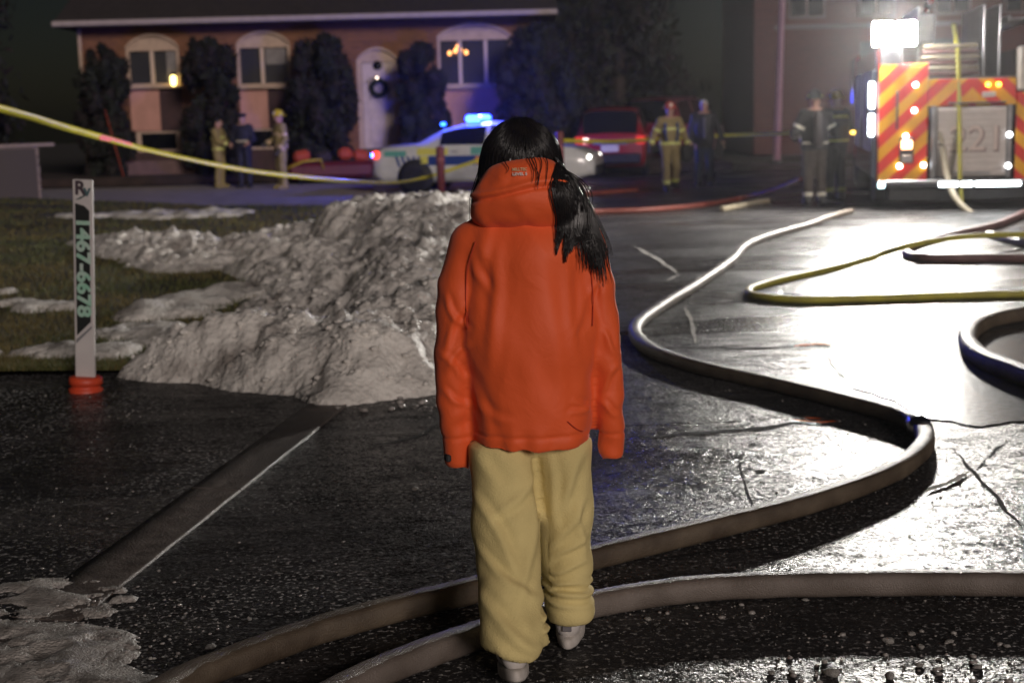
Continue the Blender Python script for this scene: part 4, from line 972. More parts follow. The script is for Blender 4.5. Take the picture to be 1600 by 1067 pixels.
# ================================================================== TREES AND HEDGES
mleaf = [M('cedar_dark', (.009, .010, .007), None, .8), M('cedar_brown', (.018, .011, .010), None, .85), M('cedar_green', (.010, .014, .007), None, .8)]
mbark = M('bark', (.05, .035, .028), (.03, .022, .018), .95, 12, .01, 30)
def cedar(label, x, y, hw, h, n=5200, cat='cedar', name='cedar', group=None, taper=.55, base=.25, z0=.26, lw=.055):
    T = thing(name, (x, y, z0), 0, label, cat, group)
    mb = MB(); mb.tube([(0, 0, 0), (.02, .01, h * .3), (0, -.02, h * .7), (.01, 0, h * .96)], [.1 * hw + .04, .07 * hw + .03, .04 * hw + .01, .008], 8)
    for k in range(16):
        z = h * (.1 + .8 * k / 16); a = k * 2.4; r_ = hw * .7 * (1 - (z / h) ** 2 * .7); mb.tube([(0, 0, z), (math.cos(a) * r_, math.sin(a) * r_, z + .15 * h * .2)], [.025, .006], 5)
    mb.build('trunk', mbark, T)
    # crown: flat sprays set round clumps
    ncl = 70; cl = []
    for i in range(ncl):
        z = h * (-.02 + .99 * random.random()); t = z / h; rr = hw * (min(1, .75 + t * 1.2) if t < .2 else 1) * (1 - max(0, (t - base) / (1 - base)) ** 1.7 * taper) * (1 if t < .9 else (1.02 - t) * 8.3)
        a = random.random() * 6.283; q = math.sqrt(random.random()) * .92; cl.append((math.cos(a) * rr * q, math.sin(a) * rr * q, z, hw * random.uniform(.2, .36)))
    for k in range(5): cl.append((random.gauss(0, hw * .25), random.gauss(0, hw * .25), h * random.uniform(.95, 1.03), hw * .14))
    vs = np.zeros((n * 4, 3)); ci = rng.integers(0, len(cl), n); cl = np.array(cl)
    d = rng.normal(size=(n, 3)); d /= np.linalg.norm(d, axis=1)[:, None]; c = cl[ci, :3] + d * cl[ci, 3:4] * (rng.random((n, 1)) ** .4) * np.array([1, 1, 1.5])
    u = rng.normal(size=(n, 3)); u[:, 2] += 1.2; u /= np.linalg.norm(u, axis=1)[:, None]; v = np.cross(u, d); v /= np.maximum(np.linalg.norm(v, axis=1), 1e-6)[:, None]
    s = (lw * (.6 + .9 * rng.random((n, 1))))
    vs[0::4] = c - u * s; vs[1::4] = c + v * s * .45; vs[2::4] = c + u * s * 1.3; vs[3::4] = c - v * s * .45
    F = np.arange(n * 4).reshape(-1, 4); mesh_obj('crown', vs, F, mleaf, T, False, (ci + rng.integers(0, 2, n)) % 3)
    return T
gC = 'clipped cedars along the brick house'
for (u0, u1, vt, lab) in [(118, 203, 88, 'dark upright cedar at the wall end beside the first arched window'), (281, 377, 78, 'dark upright cedar between the two single arched windows'), (444, 560, 73, 'broad dark cedar beside the pale front door'), (617, 702, 84, 'dark cedar between the front door and the triple window')]:
    a, b_ = V(u0, 150, 38.7), V(u1, 150, 38.7); t_ = V((u0 + u1) / 2, vt, 38.7)
    cedar(lab, (a.x + b_.x) / 2, 38.7, (b_.x - a.x) / 2 * .93, t_.z - .2, 19000, group=gC, taper=.15, base=.8, lw=.09)
a, b_ = V(775, 150, 38.2), V(905, 150, 38.2); cedar('big dark bushy cedar at the right house corner past the triple window', (a.x + b_.x) / 2, 38.2, (b_.x - a.x) / 2, V(840, 62, 38.2).z - .2, 22000, group=gC, taper=.4, base=.55, lw=.09)
cedar('tall dark spruce standing behind the low block wall', -14.6, 37.5, 2.6, 9.0, 9000, 'tree', 'spruce_tree', None, .95, .1, 0, .12)
cedar('dark spruce standing in the gap behind the parked cars', 4.2, 54, 3.4, 10, 7000, 'tree', 'spruce_tree', None, .95, .1, -.03, .16)
cedar('slim dark spruce behind the right end of the bungalow', 2.4, 52.5, 1.6, 8.0, 4000, 'tree', 'spruce_tree', None, .95, .1, -.03, .14)

# ================================================================== BLOCK WALL, FAR BUILDING, POLE, STAKES
WL = thing('block_wall', (-13.0, 27.4, 0), 0, 'low garden wall of tan split blocks with flat coping', 'wall')
wa, wb = Vector((0, 0, 0)), Vector((3.05, 3.3, 0)); wd_ = (wb - wa).normalized(); wl_ = (wb - wa).length; wang = math.atan2(wd_.y, wd_.x)
mblock = [M('block_tan', (.33, .26, .20), (.26, .20, .155), .95, 9, .012, 40), M('block_grey', (.28, .225, .18), (.21, .17, .14), .95, 9, .012, 40)]
blk_me = [MB().box((0, 0, 0), (.452, .22, .182), None, .014).build('block', mblock[i]) for i in range(2)]
bm_ = [o.data for o in blk_me]
for o in blk_me: bpy.data.objects.remove(o)
for r_ in range(6):
    for k in range(10 if r_ % 2 == 0 else 11):
        hf_b = r_ % 2 == 1 and k >= 9; s = (k + (.5 if r_ % 2 else 0)) * .46 if not hf_b else (-.115 if k == 9 else 4.255)
        o = bpy.data.objects.new('block', bm_[(k * 3 + r_ * 5) % 7 % 2]); link(o, WL); p = wd_ * s; o.location = (p.x + random.gauss(0, .006), p.y, .17 + r_ * .19); o.rotation_euler = (0, 0, wang + random.gauss(0, .008)); o.scale = (.49 if hf_b else 1, 1, 1)
box('mortar_core', ((wd_ * wl_ / 2).x - .0, (wd_ * wl_ / 2).y - .1, .64), (wl_ - .3, .16, 1.1), M('mortar', (.09, .075, .06), None, .95), WL, 0, wang)
for k in range(5):
    p = wd_ * (.5 + k * .94); MB().box((p.x, p.y, 1.255), (.93, .3, .07), wang, .012).build('coping_stone', M('coping', (.38, .30, .25), (.32, .25, .2), .9, 8), WL)

FB = thing('brick_building', (14.0, 50, 0), 0, 'tall dull red brick building behind the fire engine', 'building')
mb2 = brick_material('far_brick', (.10, .03, .026), (.08, .025, .022), (.07, .05, .048))
box('wall', (0, 4, 5), (10.6, 8, 10), mb2, FB); box('stone_band', (0, -.03, 6.2), (10.7, .1, .22), M('far_trim', (.13, .095, .09), None, .8), FB, .01); box('stone_band', (0, -.03, 4.35), (10.7, .1, .14), M('far_trim', (.13, .095, .09), None, .8), FB, .01)
for x in (-3.6, -1.2, 1.4, 3.8):
    for z in (5.25, 8.2):
        f = box('window', (x, -.02, z), (1.3, .12, 1.25), M('far_trim', (.13, .095, .09), None, .8), FB); box('pane', (x - .3, -.085, z), (.5, .02, 1.05), mgls, f); box('pane', (x + .3, -.085, z), (.5, .02, 1.05), mgls, f)
box('pilaster', (-5.1, -.12, 5), (.7, .3, 9.9), mb2, FB)
pp = V(1213, 258, 42.5)
PL = thing('light_pole', (pp.x, 42.5, 0), 0, 'tall slender pale pole standing before the brick building', 'pole')
MB().tube([(0, 0, 0), (.02, 0, .4), (.16, 0, 5), (.3, 0, 9.2)], [.14, .11, .09, .06], 12).build('shaft', M('pole_paint', (.30, .15, .19), (.25, .12, .16), .5), PL); MB().lathe((0, 0, 0), [(.2, 0), (.2, .03), (.14, .1)], 12).build('base', mdk, PL)
# rust-red bollards
mrust = M('bollard_red', (.22, .05, .045), (.16, .04, .035), .6, 12)
def bollard(lab, p, h):
    B = thing('bollard', (p.x, p.y, 0), 0, lab, 'bollard'); MB().lathe((0, 0, 0), [(.085, 0), (.085, h - .05), (.07, h - .015), (.03, h)], 16).build('post', mrust, B); MB().lathe((0, 0, 0), [(.14, 0), (.14, .02), (.086, .03)], 16).build('base_plate', mdk, B); MB().lathe((0, 0, h * .72), [(.088, -.05), (.088, .05)], 16).build('band', M('bollard_band', (.3, .1, .09), None, .5), B)
b1 = G(690, 309); bollard('rust-red steel bollard standing in front of the patrol sedan rear wheel', b1, 1.05)
b2 = Vector((1.10, 30.0, 0)); bollard('rust-red bollard beside the patrol sedan bonnet', b2, 1.28)
q0, q1 = V(194, 276, 37.9), V(164, 172, 37.9)
st = tag(MB().tube([(q0.x, 37.9, .2), (q1.x, 37.9, q1.z)], [.018, .014], 6).build('marker_stake', M('stake_orange', (.35, .06, .03), None, .6)), 'thin leaning orange snow stake in front of the first cedar', 'stake')

# barrier tape
mtape = M('tape_yellow', (.60, .54, .03), (.52, .46, .03), .35, 3)
def tape(label, pts, width, tw0=0.0):
    P = catmull(pts, 16); vs = []; N = len(P)
    for i, p in enumerate(P):
        t = (P[min(i + 1, N - 1)] - P[max(i - 1, 0)]).normalized(); up = (Vector((0, 0, 1)) - t * t.z).normalized(); sd = t.cross(up); a = tw0 + .5 * math.sin(i * .09) + .25 * noise.noise((i * .15, 0, 2))
        d_ = up * math.cos(a) + sd * math.sin(a); vs += [p + d_ * width / 2, p - d_ * width / 2]
    o = mesh_obj('barrier_tape', vs, [(2 * i, 2 * i + 1, 2 * i + 3, 2 * i + 2) for i in range(N - 1)], mtape, None, True)
    md = o.modifiers.new('thickness', 'SOLIDIFY'); md.thickness = .002
    return tag(o, label, 'tape'), P
T1, P1 = tape('yellow barrier tape sagging from the lawn side to the bollards by the patrol sedan', [V(-160, 134, 11), V(0, 170, 13), V(130, 207, 15.5), V(270, 243, 18.5), V(420, 271, 22.5), V(590, 286, 27.5), V(660, 279, 29.75), V(745, 252, 29.9), Vector((.62, 30.0, .98)), Vector((1.02, 29.95, 1.05))], .072)
for i in (52, 54): pass
o_ = mesh_obj('painted_reflection', [P1[k] + Vector((0, -.006, dz)) for k in (35, 37, 39, 41) for dz in (-.03, .03)], [(2 * i, 2 * i + 1, 2 * i + 3, 2 * i + 2) for i in range(3)], M('tape_reflection_orange', (.8, .12, .03), None, .5), T1)  # orange reflection on the tape, painted as a strip of colour
tape('yellow barrier tape stretched behind the two walking men towards the truck', [Vector((1.12, 30.12, 1.08)), V(960, 222, 31.5), V(1040, 217, 33), V(1130, 212, 33), V(1220, 209, 32), V(1275, 205, 30), V(1345, 205, 27.6)], .085)

# ================================================================== ROADSIDE MARKER POST
p0, p1 = V(110, 278, 8.8), V(141, 278, 8.8); pb = G(133, 614)
PS = thing('marker_post', (-2.72, 8.8, .01), R(-4), 'white plastic driveway marker post with black panel in an orange foot', 'post')
q0 = V(126, 278, 8.8); q1 = V(133, 603, 8.8); lean = math.atan2(q0.x - q1.x, q0.z - q1.z); hgt = q0.z - .05; pw = .125
PS.location = (V(134, 606, 8.8).x, 8.8, .012); PS.rotation_euler = (0, lean + .008, R(-4))
mpost = M('post_white', (.50, .47, .46), (.43, .40, .40), .45, 5)
MB().box((0, 0, hgt / 2 + .03), (pw, .032, hgt), None, .006).build('blade', mpost, PS)
def post_panel(name, poly, y, mat): return mesh_obj(name, [(x * pw, y, z) for x, z in poly], [tuple(range(len(poly)))], mat, PS)
zt = hgt + .03
mpb = M('post_black', (.012, .014, .014), None, .4)
post_panel('black_panel', [(-.36, zt - .97), (.36, zt - .88), (.36, zt - .19), (.1, zt - .16), (-.36, zt - .145)], -.0185, mpb)
post_panel('grey_swoosh', [(-.4, zt - 1.02), (.4, zt - .92), (.4, zt - .905), (-.4, zt - .995)], -.0185, M('post_grey', (.16, .16, .17), None, .4))
post_panel('swoosh', [(-.36, zt - .127), (-.1, zt - .12), (.36, zt - .085), (.36, zt - .075), (-.1, zt - .108)], -.0185, M('post_darkgreen', (.03, .06, .06), None, .4))
mtx = M('post_text_green', (.22, .44, .32), (.40, .48, .44), .5, 20)
vs, fs = text_mesh('R', .115, .001, bold=.004); mesh_obj('lettering', [(v.x - .012, -.0185 - v.z, v.y + zt - .055) for v in vs], fs, M('post_maroon', (.045, .03, .04), None, .5), PS)
vs, fs = text_mesh('v', .10, .001, bold=.003); mesh_obj('lettering', [(v.x + .032, -.0195 - v.z, v.y + zt - .068) for v in vs], fs, M('post_teal', (.05, .10, .11), None, .5), PS)
vs, fs = text_mesh('1467-6678', .125, .001, spacing=1.0, bold=.005); xs_ = [v.x for v in vs]; k_ = .60 / (max(xs_) - min(xs_))
mesh_obj('lettering', [(v.y * .95, -.0195 - v.z, -v.x * k_ + zt - .54) for v in vs], fs, mtx, PS)
MB().lathe((0, 0, -.03), [(.10, 0), (.105, .05), (.09, .055), (.09, .075), (.105, .08), (.10, .12), (.08, .125)], 20).build('orange_foot', M('foot_orange', (.62, .07, .02), (.48, .05, .02), .5), PS)
# ================================================================== PEOPLE
mskin = M('skin', (.46, .27, .20), (.42, .23, .17), .55)
mstripe = M('reflective_silver', (.72, .70, .62), None, .4)
mstripy = M('reflective_lime', (.66, .68, .22), None, .4)
def nearest_bone(Cn, p0, p1):
    p0 = np.array(p0); p1 = np.array(p1); ba = p1 - p0; t = np.clip(((Cn - p0) @ ba) / (ba @ ba), 0, 1); return np.linalg.norm(Cn - p0 - t[:, None] * ba, axis=1), t
def add_hand(F, wr, d, side_, facing=-1, r_=.0095, curl=.5):
    """palm and five bent fingers; d = forearm direction"""
    d = Vector(d).normalized(); across = Vector((0, 1, 0)); across = (across - d * across.dot(d)).normalized(); nrm = d.cross(across)
    inw = nrm if nrm.x * side_ < 0 else -nrm
    wr = Vector(wr); pc = wr + d * .055
    F.cap(wr, wr + d * .02, .028, .03, .015); F.cap(pc - across * .022 - d * .02, pc + across * .022 - d * .02, .022, .022, .015); F.cap(pc - across * .024 + d * .02, pc + across * .024 + d * .02, .018, .018, .012)
    for k, ln in enumerate((.062, .075, .08, .07)):
        b = pc + d * .035 + across * (.036 - .024 * k) * 1.05; m1 = b + d * ln * .45 + inw * ln * .12 * curl; m2 = m1 + d * ln * .32 + inw * ln * .3 * curl; e = m2 + d * ln * .16 + inw * ln * .3 * curl
        F.chain([b, m1, m2, e], [r_, r_ * .95, r_ * .88, r_ * .8], .006)
    tb = pc - d * .025 + across * .03 * (-facing); F.chain([tb, tb + across * .03 * (-facing) + d * .03, tb + across * .036 * (-facing) + d * .062 + inw * .012], [r_ * 1.25, r_ * 1.1, r_ * .9], .008)
def person(name, label, loc, rz, mats, pose, bulk=1.0, height=1.78, hat=None, hatmat=None, bands=(), stripe=mstripe, gloves=None, hair=None, extras=None, h=.0125):
    """facing -y at rz=0; pose gives elbow, wrist, knee and ankle points in metres for a 1.75 m figure (x>0 is the figure's left)"""
    T = thing(name, loc, rz, label, 'person'); T.scale = (height / 1.75,) * 3
    p = dict(hipL=(.09, 0, .93), hipR=(-.09, 0, .93), kneeL=(.10, -.02, .50), kneeR=(-.10, -.02, .50), ankL=(.11, .02, .09), ankR=(-.11, .02, .09), shL=(.185, 0, 1.43), shR=(-.185, 0, 1.43), elL=(.25, .03, 1.14), elR=(-.25, .03, 1.14), wrL=(.27, -.05, .88), wrR=(-.27, -.05, .88), lean=(0, 0, 0), head=(0, 0, 0))
    p.update(pose); b = bulk
    F = Field((-.62, -.62, -.02), (.62, .62, 1.86), h)
    lx, ly, _ = p['lean']; hx, hy, hz = p['head']
    top = lambda q: (q[0] + lx * max(0, (q[2] - .95)) / .6, q[1] + ly * max(0, (q[2] - .95)) / .6, q[2])
    F.cap(top((-.075, 0, .98)), top((.075, 0, .98)), .125 * b, None, .05, (1, .82, 1.0))
    F.cap(top((0, 0, 1.0)), top((0, 0, 1.22)), .145 * b, .155 * b, .06, (1.08, .8, 1)); F.cap(top((0, 0, 1.2)), top((0, 0, 1.36)), .155 * b, .15 * b, .06, (1.15, .78, 1))
    F.cap(top((-.13, 0, 1.42)), top((.13, 0, 1.42)), .08 * b, None, .05); F.cap(top((0, .01, 1.42)), top((0, 0, 1.55)), .062 * (1 + (b - 1) * .5), .054, .03)
    hc = np.array(top((0, -.015, 1.645))) + (hx, hy, hz)
    F.ell(hc, (.077, .097, .115), .03); F.ell(hc + (0, -.035, -.06), (.052, .06, .055), .03)
    F.cap(hc + (0, -.095, .01), hc + (0, -.118, -.018), .010, .014, .012); F.cap(hc + (-.03, -.085, .03), hc + (.03, -.085, .03), .012, None, .012)
    F.cap(hc + (-.02, -.088, -.055), hc + (.02, -.088, -.055), .009, None, .008)
    for s in (-1, 1):
        F.ell(hc + (s * .03, -.098, .008), (.014, .012, .010), .008, sub=True); F.ell(hc + (s * .077, .005, -.005), (.012, .022, .032), .008)
    bones = {}
    for sd, s in (('L', 1), ('R', -1)):
        hip, kn, an = p['hip' + sd], p['knee' + sd], p['ank' + sd]
        F.chain([hip, kn, an], [.098 * b, .072 * b * 1.02, .058 * b * 1.1], .035)
        toe = np.array(an) + (s * .03, -.16, -.045); F.chain([np.array(an) + (0, .035, -.035), np.array(an) + (s * .01, -.05, -.035), toe], [.05 * b, .052 * b, .042], .03)
        sh = top(p['sh' + sd]); el = top(p['el' + sd]) if 'abs' not in p else p['el' + sd]; wr = top(p['wr' + sd]) if 'abs' not in p else p['wr' + sd]
        F.chain([sh, el, wr], [.074 * b, .056 * b, .044 * b], .03)
        add_hand(F, wr, np.array(wr) - np.array(el), s, r_=.0115 if gloves else .0098)
        bones['thigh' + sd] = (hip, kn); bones['shin' + sd] = (kn, an); bones['arm' + sd] = (sh, el); bones['fore' + sd] = (el, wr)
    bones['torso'] = (top((0, 0, .95)), top((0, 0, 1.45)))
    Vt, Fc = F.mesh(1); N = vnormals(Vt, Fc)
    zc = Vt[:, 2]; amp = .010 * b * (zc < 1.5) * (zc > .12)
    Vt = Vt + N * (amp * fbm(Vt * np.array((7, 7, 10.0)), 2))[:, None]
    Cn = Vt[Fc].mean(1)
    ds = {k: nearest_bone(Cn, *v) for k, v in bones.items()}
    legs = np.minimum.reduce([ds[k][0] for k in ds if 'thigh' in k or 'shin' in k]); arms = np.minimum.reduce([ds[k][0] for k in ds if 'arm' in k or 'fore' in k])
    fm = np.ones(len(Fc), int)                                     # 0 skin, 1 coat, 2 trousers, 3 boots, 4 gloves
    hem = pose.get('hem', .86)
    low = (Cn[:, 2] < hem) & (arms > .085); fm[low] = 2
    footd = np.minimum(np.linalg.norm(Cn - np.array(p['ankL']) - (0, -.05, -.04), axis=1), np.linalg.norm(Cn - np.array(p['ankR']) - (0, -.05, -.04), axis=1))
    fm[(footd < .17) & (Cn[:, 2] < max(p['ankL'][2], p['ankR'][2]) + .06)] = 3
    neck = np.linalg.norm(Cn - hc, axis=1); fm[(Cn[:, 2] > hc[2] - .155) & (neck < .19) & (Cn[:, 2] > 1.49 + min(0, hz))] = 0
    for sd in 'LR':
        wr = np.array(bones['fore' + sd][1]); dr_ = wr - np.array(bones['fore' + sd][0]); dr_ /= np.linalg.norm(dr_); al = (Cn - wr) @ dr_
        fm[(al > .0) & (al < .25) & (np.linalg.norm(Cn - wr - dr_ * .08, axis=1) < .13)] = 4
    ms = [mats.get('skin', mskin), mats['coat'], mats['trousers'], mats['boots'], gloves or mskin]
    body = mesh_obj('body', Vt, Fc, ms, T, True, fm)
    for (bone, t0, t1) in bands:
        dd, tt = ds[bone]
        if bone == 'torso':
            mk = (tt > t0) & (tt < t1) & (arms > dd * .62) & (Cn[:, 2] > .9)
            mk &= np.abs(Cn[:, 0] - (bones['torso'][0][0] + (bones['torso'][1][0] - bones['torso'][0][0]) * tt)) < .21
        else:
            oth = np.minimum.reduce([ds[k][0] for k in ds if k[-1] != bone[-1] or k == 'torso'] ) if False else ds['torso'][0]
            mk = (tt > t0) & (tt < t1) & (dd < .125 * b) & (dd < oth + (.2 if 'arm' not in bone else .02))
            if 'shin' in bone or 'thigh' in bone: mk &= (dd <= ds[bone[:-1] + ('L' if bone[-1] == 'R' else 'R')][0])
        if mk.sum() > 3:
            v2, f2 = submesh(Vt, Fc, mk, .006, N); mesh_obj('reflective_stripe', v2, f2, stripe, T, True)
    # eyes and mouth
    for s in (-1, 1): MB().lathe((0, 0, 0), [(.0, -.006), (.008, -.003), (.009, .002), (0, .006)], 8, 'Y').build('eye', M('eye_dark', (.02, .015, .012), None, .2), T).location = tuple(hc + (s * .03, -.090, .008))
    hm = Matrix.Translation(Vector(hc))
    if hat == 'helmet':
        hb_ = MB(); prof = [(.150, .035), (.152, .045), (.118, .06), (.112, .09), (.098, .13), (.065, .162), (.02, .175)]
        n = 24; vs = []
        for r_, z in prof:
            for k in range(n):
                a = 2 * math.pi * k / n; ex = 1.0 + (.22 * max(0, math.sin(a)) if r_ > .14 else 0); vs.append((math.cos(a) * r_ * .93, math.sin(a) * r_ * 1.08 * ex, z))
        fs = [(i * n + k, i * n + (k + 1) % n, (i + 1) * n + (k + 1) % n, (i + 1) * n + k) for i in range(len(prof) - 1) for k in range(n)] + [tuple(range(n)), tuple((len(prof) - 1) * n + k for k in range(n))]
        hb_.add(vs, fs, True); ho = hb_.build('helmet', hatmat, T); ho.location = tuple(hc)
        MB().box((0, -.118, .10), (.07, .02, .075), Matrix.Rotation(R(-18), 3, 'X'), .006).build('helmet_shield', M('shield_white', (.7, .66, .55), None, .4), ho)
        MB().tube([(0, .11, .10), (0, .06, .165), (0, -.04, .18), (0, -.10, .14)], .010, 6).build('helmet_ridge', hatmat, ho)
        for s in (-1, 1): MB().box((s * .105, .02, .075), (.012, .06, .03), None, .003).build('reflective_patch', mstripy, ho)
    elif hat == 'cap':
        ho = MB().lathe(tuple(hc), [(.088, .03), (.098, .05), (.12, .085), (.115, .10), (.07, .118), (.01, .122)], 20).build('cap', hatmat, T); MB().box((hc[0], hc[1] - .11, hc[2] + .04), (.13, .08, .012), Matrix.Rotation(R(12), 3, 'X'), .004).build('cap_peak', mblk, ho)
    if hair is not None:
        Fh = Field(hc - .16, hc + .18, .010); Fh.ell(hc + (0, .012, .028), (.086, .100, .098), .01); Fh.ell(hc + (0, -.085, -.055), (.085, .07, .075), .02, sub=True); Fh.cap(hc + (-.2, 0, -.1), hc + (.2, 0, -.1), .07, None, .02, sub=True)
        v3, f3 = Fh.mesh(1); n3 = vnormals(v3, f3); v3 = v3 + n3 * (.005 * fbm(v3 * 40, 2))[:, None]; mesh_obj('hair', v3, f3, hair, T, True)
    if extras: extras(T, hc, Vt, Fc, N, Cn, bones)
    return T
mtan = M('bunker_tan', (.30, .235, .10), (.25, .19, .08), .8, 9, .004, 60)
mblkg = M('bunker_black', (.022, .021, .022), (.035, .033, .033), .8, 9, .004, 60)
mnavy = M('uniform_navy', (.012, .013, .028), (.018, .018, .035), .75, 9)
mbrn = M('bunker_brown', (.045, .034, .028), (.06, .046, .038), .8, 9, .004, 60)
mboot = M('boot_black', (.014, .013, .013), None, .55); mglove = M('glove_dark', (.05, .042, .03), None, .8)
hy_ = M('helmet_yellow', (.62, .46, .03), None, .3, coat=.4); hr_ = M('helmet_red', (.55, .07, .03), None, .3, coat=.4); hk_ = M('helmet_black', (.02, .02, .022), None, .3, coat=.4)
FFB = [('torso', .03, .14), ('torso', .60, .70), ('foreL', .62, .85), ('foreR', .62, .85), ('armL', .55, .75), ('armR', .55, .75), ('shinL', .62, .80), ('shinR', .62, .80)]
q = G(345, 294); person('person', 'firefighter in tan gear standing sideways left of the officer with arms raised', (q.x, q.y, 0), R(75), dict(coat=mtan, trousers=mtan, boots=mtan), dict(elL=(.22, -.10, 1.18), wrL=(.12, -.34, 1.16), elR=(-.22, -.10, 1.18), wrR=(-.10, -.33, 1.10), head=(0, -.01, 0)), 1.14, 1.72, None, None, FFB[:4], mstripy, mglove, M('hair_dark', (.015, .012, .01), None, .6))
q = G(384, 294); person('person', 'officer in dark navy uniform and peaked cap between the two tan firefighters', (q.x, q.y, 0), R(-12), dict(coat=mnavy, trousers=mnavy, boots=mboot), dict(elL=(.27, -.02, 1.16), wrL=(.22, -.26, 1.06), elR=(-.27, -.02, 1.16), wrR=(-.22, -.24, 1.04)), 1.12, 1.82, 'cap', M('cap_navy', (.014, .014, .03), None, .7), [('torso', .28, .37)], M('reflective_tan', (.42, .38, .28), None, .4), None, None)
q = G(442, 296); person('person', 'firefighter with a bright yellow helmet standing turned towards the officer', (q.x, q.y, 0), R(-60), dict(coat=mtan, trousers=mtan, boots=mtan), dict(elL=(.26, .02, 1.15), wrL=(.25, -.14, .92), elR=(-.25, -.06, 1.16), wrR=(-.16, -.30, 1.04), hem=.8), 1.16, 1.82, 'helmet', hy_, FFB[:6], M('reflective_peach', (.62, .45, .30), None, .4), mglove)
q = G(1047, 301); person('person', 'firefighter in tan gear and red helmet walking beside the bareheaded man', (q.x, q.y, 0), R(6), dict(coat=mtan, trousers=mtan, boots=mboot), dict(elL=(.30, .02, 1.16), wrL=(.36, -.10, .92), elR=(-.31, .04, 1.18), wrR=(-.40, -.06, .95), kneeL=(.10, -.14, .52), ankL=(.10, -.02, .16), kneeR=(-.08, -.02, .50), ankR=(-.07, -.04, .09)), 1.14, 1.76, 'helmet', hr_, FFB, mstripy, mglove,
    extras=lambda T, hc, *a: (MB().tube([(-.12, -.165, 1.40), (-.13, -.185, 1.2), (-.10, -.175, 1.02)], .022, 8).build('strap', M('strap_blue', (.05, .08, .22), None, .6), T), MB().tube([(.12, -.165, 1.40), (.13, -.185, 1.2), (.10, -.175, 1.02)], .022, 8).build('strap', MATS['strap_blue'], T), MB().box((.30, -.12, .78), (.20, .26, .34), None, .04).build('dark_bag', mblk, T)))
q = G(1100, 293); person('person', 'bareheaded grey-haired man in a dark jacket and jeans walking', (q.x, q.y, 0), R(-4), dict(coat=M('jacket_dark', (.016, .017, .022), (.024, .025, .03), .6), trousers=M('jeans_blue', (.03, .04, .065), (.04, .052, .08), .8), boots=mboot), dict(elL=(.30, .02, 1.16), wrL=(.38, -.06, .92), elR=(-.26, .03, 1.15), wrR=(-.27, -.08, .90), kneeL=(.11, -.10, .51), ankL=(.13, .0, .12), hem=.80), 1.14, 1.84, None, None, (), mstripe, None, M('hair_grey', (.48, .46, .44), (.4, .38, .36), .6),
    extras=lambda T, hc, *a: MB().box((0, -.168, 1.2), (.05, .02, .42), None, .008).build('jacket_zip', M('zip_grey', (.12, .12, .13), None, .4), T))
def tank(T, hc, *a):
    MB().lathe((0, .235, 1.2), [(.02, -.27), (.07, -.24), (.075, .2), (.05, .26), (.02, .29)], 16).build('air_cylinder', M('tank_grey', (.06, .05, .05), None, .4), T)
    MB().box((0, .17, 1.2), (.22, .05, .44), None, .02).build('back_frame', mblk, T)
q = G(1272, 321); person('person', 'firefighter in dark gear seen from behind standing beside the truck corner', (q.x, q.y, 0), R(180), dict(coat=mblkg, trousers=mbrn, boots=mboot), dict(elL=(.31, -.02, 1.16), wrL=(.27, -.20, 1.06), elR=(-.31, -.02, 1.16), wrR=(-.27, -.22, 1.08), hem=.88), 1.22, 1.86, 'helmet', hk_, [('torso', .05, .12), ('foreL', .05, .35), ('foreR', .05, .35), ('armL', .55, .72), ('armR', .55, .72), ('shinL', .72, .86), ('shinR', .72, .86)], M('reflective_cream', (.75, .72, .60), None, .4), mglove, None, tank)
q = G(1306, 316); person('person', 'second firefighter in dark gear with a lime helmet band at the truck side', (q.x + .1, q.y + .5, 0), R(200), dict(coat=mblkg, trousers=mblkg, boots=mboot), dict(elL=(.28, -.06, 1.2), wrL=(.22, -.28, 1.2), elR=(-.29, -.03, 1.18), wrR=(-.24, -.24, 1.1)), 1.2, 1.86, 'helmet', hy_, [('torso', .05, .12), ('torso', .82, .92), ('foreL', .1, .35), ('foreR', .1, .35), ('shinL', .72, .86), ('shinR', .72, .86)], mstripy, mglove,
    extras=lambda T, hc, *a: MB().lathe((-.2, .2, 1.12), [(.0, -.03), (.035, -.025), (.04, .02), (0, .03)], 12).build('lamp', M('amber_bulb', (.8, .4, .05), None, .3, emit=(1, .6, .1), es=6), T))

# equipment sled by the firefighters
q = V(520, 285, 36.6)
EQ = thing('equipment_sled', (q.x, 36.6, 0), R(4), 'low dark red rescue sled loaded with orange bags and a yellow rail', 'sled')
MB().box((0, 0, .36), (2.2, .7, .42), None, .1).build('tray', M('sled_red', (.12, .012, .016), (.09, .01, .013), .5), EQ)
for i, (x, z, sx, c) in enumerate([(-.75, .72, .42, 'o'), (-.2, .68, .4, 'd'), (.35, .76, .36, 'o'), (.75, .7, .4, 'o')]):
    MB().box((x, 0, z), (sx, .5, .3), Matrix.Rotation(R(8 * (i - 1.5)), 3, 'Y'), .09).build('bag', M('bag_orange', (.5, .07, .02), (.36, .05, .02), .7) if c == 'o' else M('bag_dark', (.03, .02, .02), None, .8), EQ)
MB().tube([(-1.15, -.36, .42), (-.7, -.38, .60), (-.25, -.38, .64), (-.2, -.38, .4)], .03, 8).build('rail', M('rail_yellow', (.5, .36, .03), None, .5), EQ)
for x in (-.8, .8): MB().tube([(x, -.3, .0), (x, -.3, .2), (x, .3, .2), (x, .3, 0)], .03, 8).build('runner', mdk, EQ)
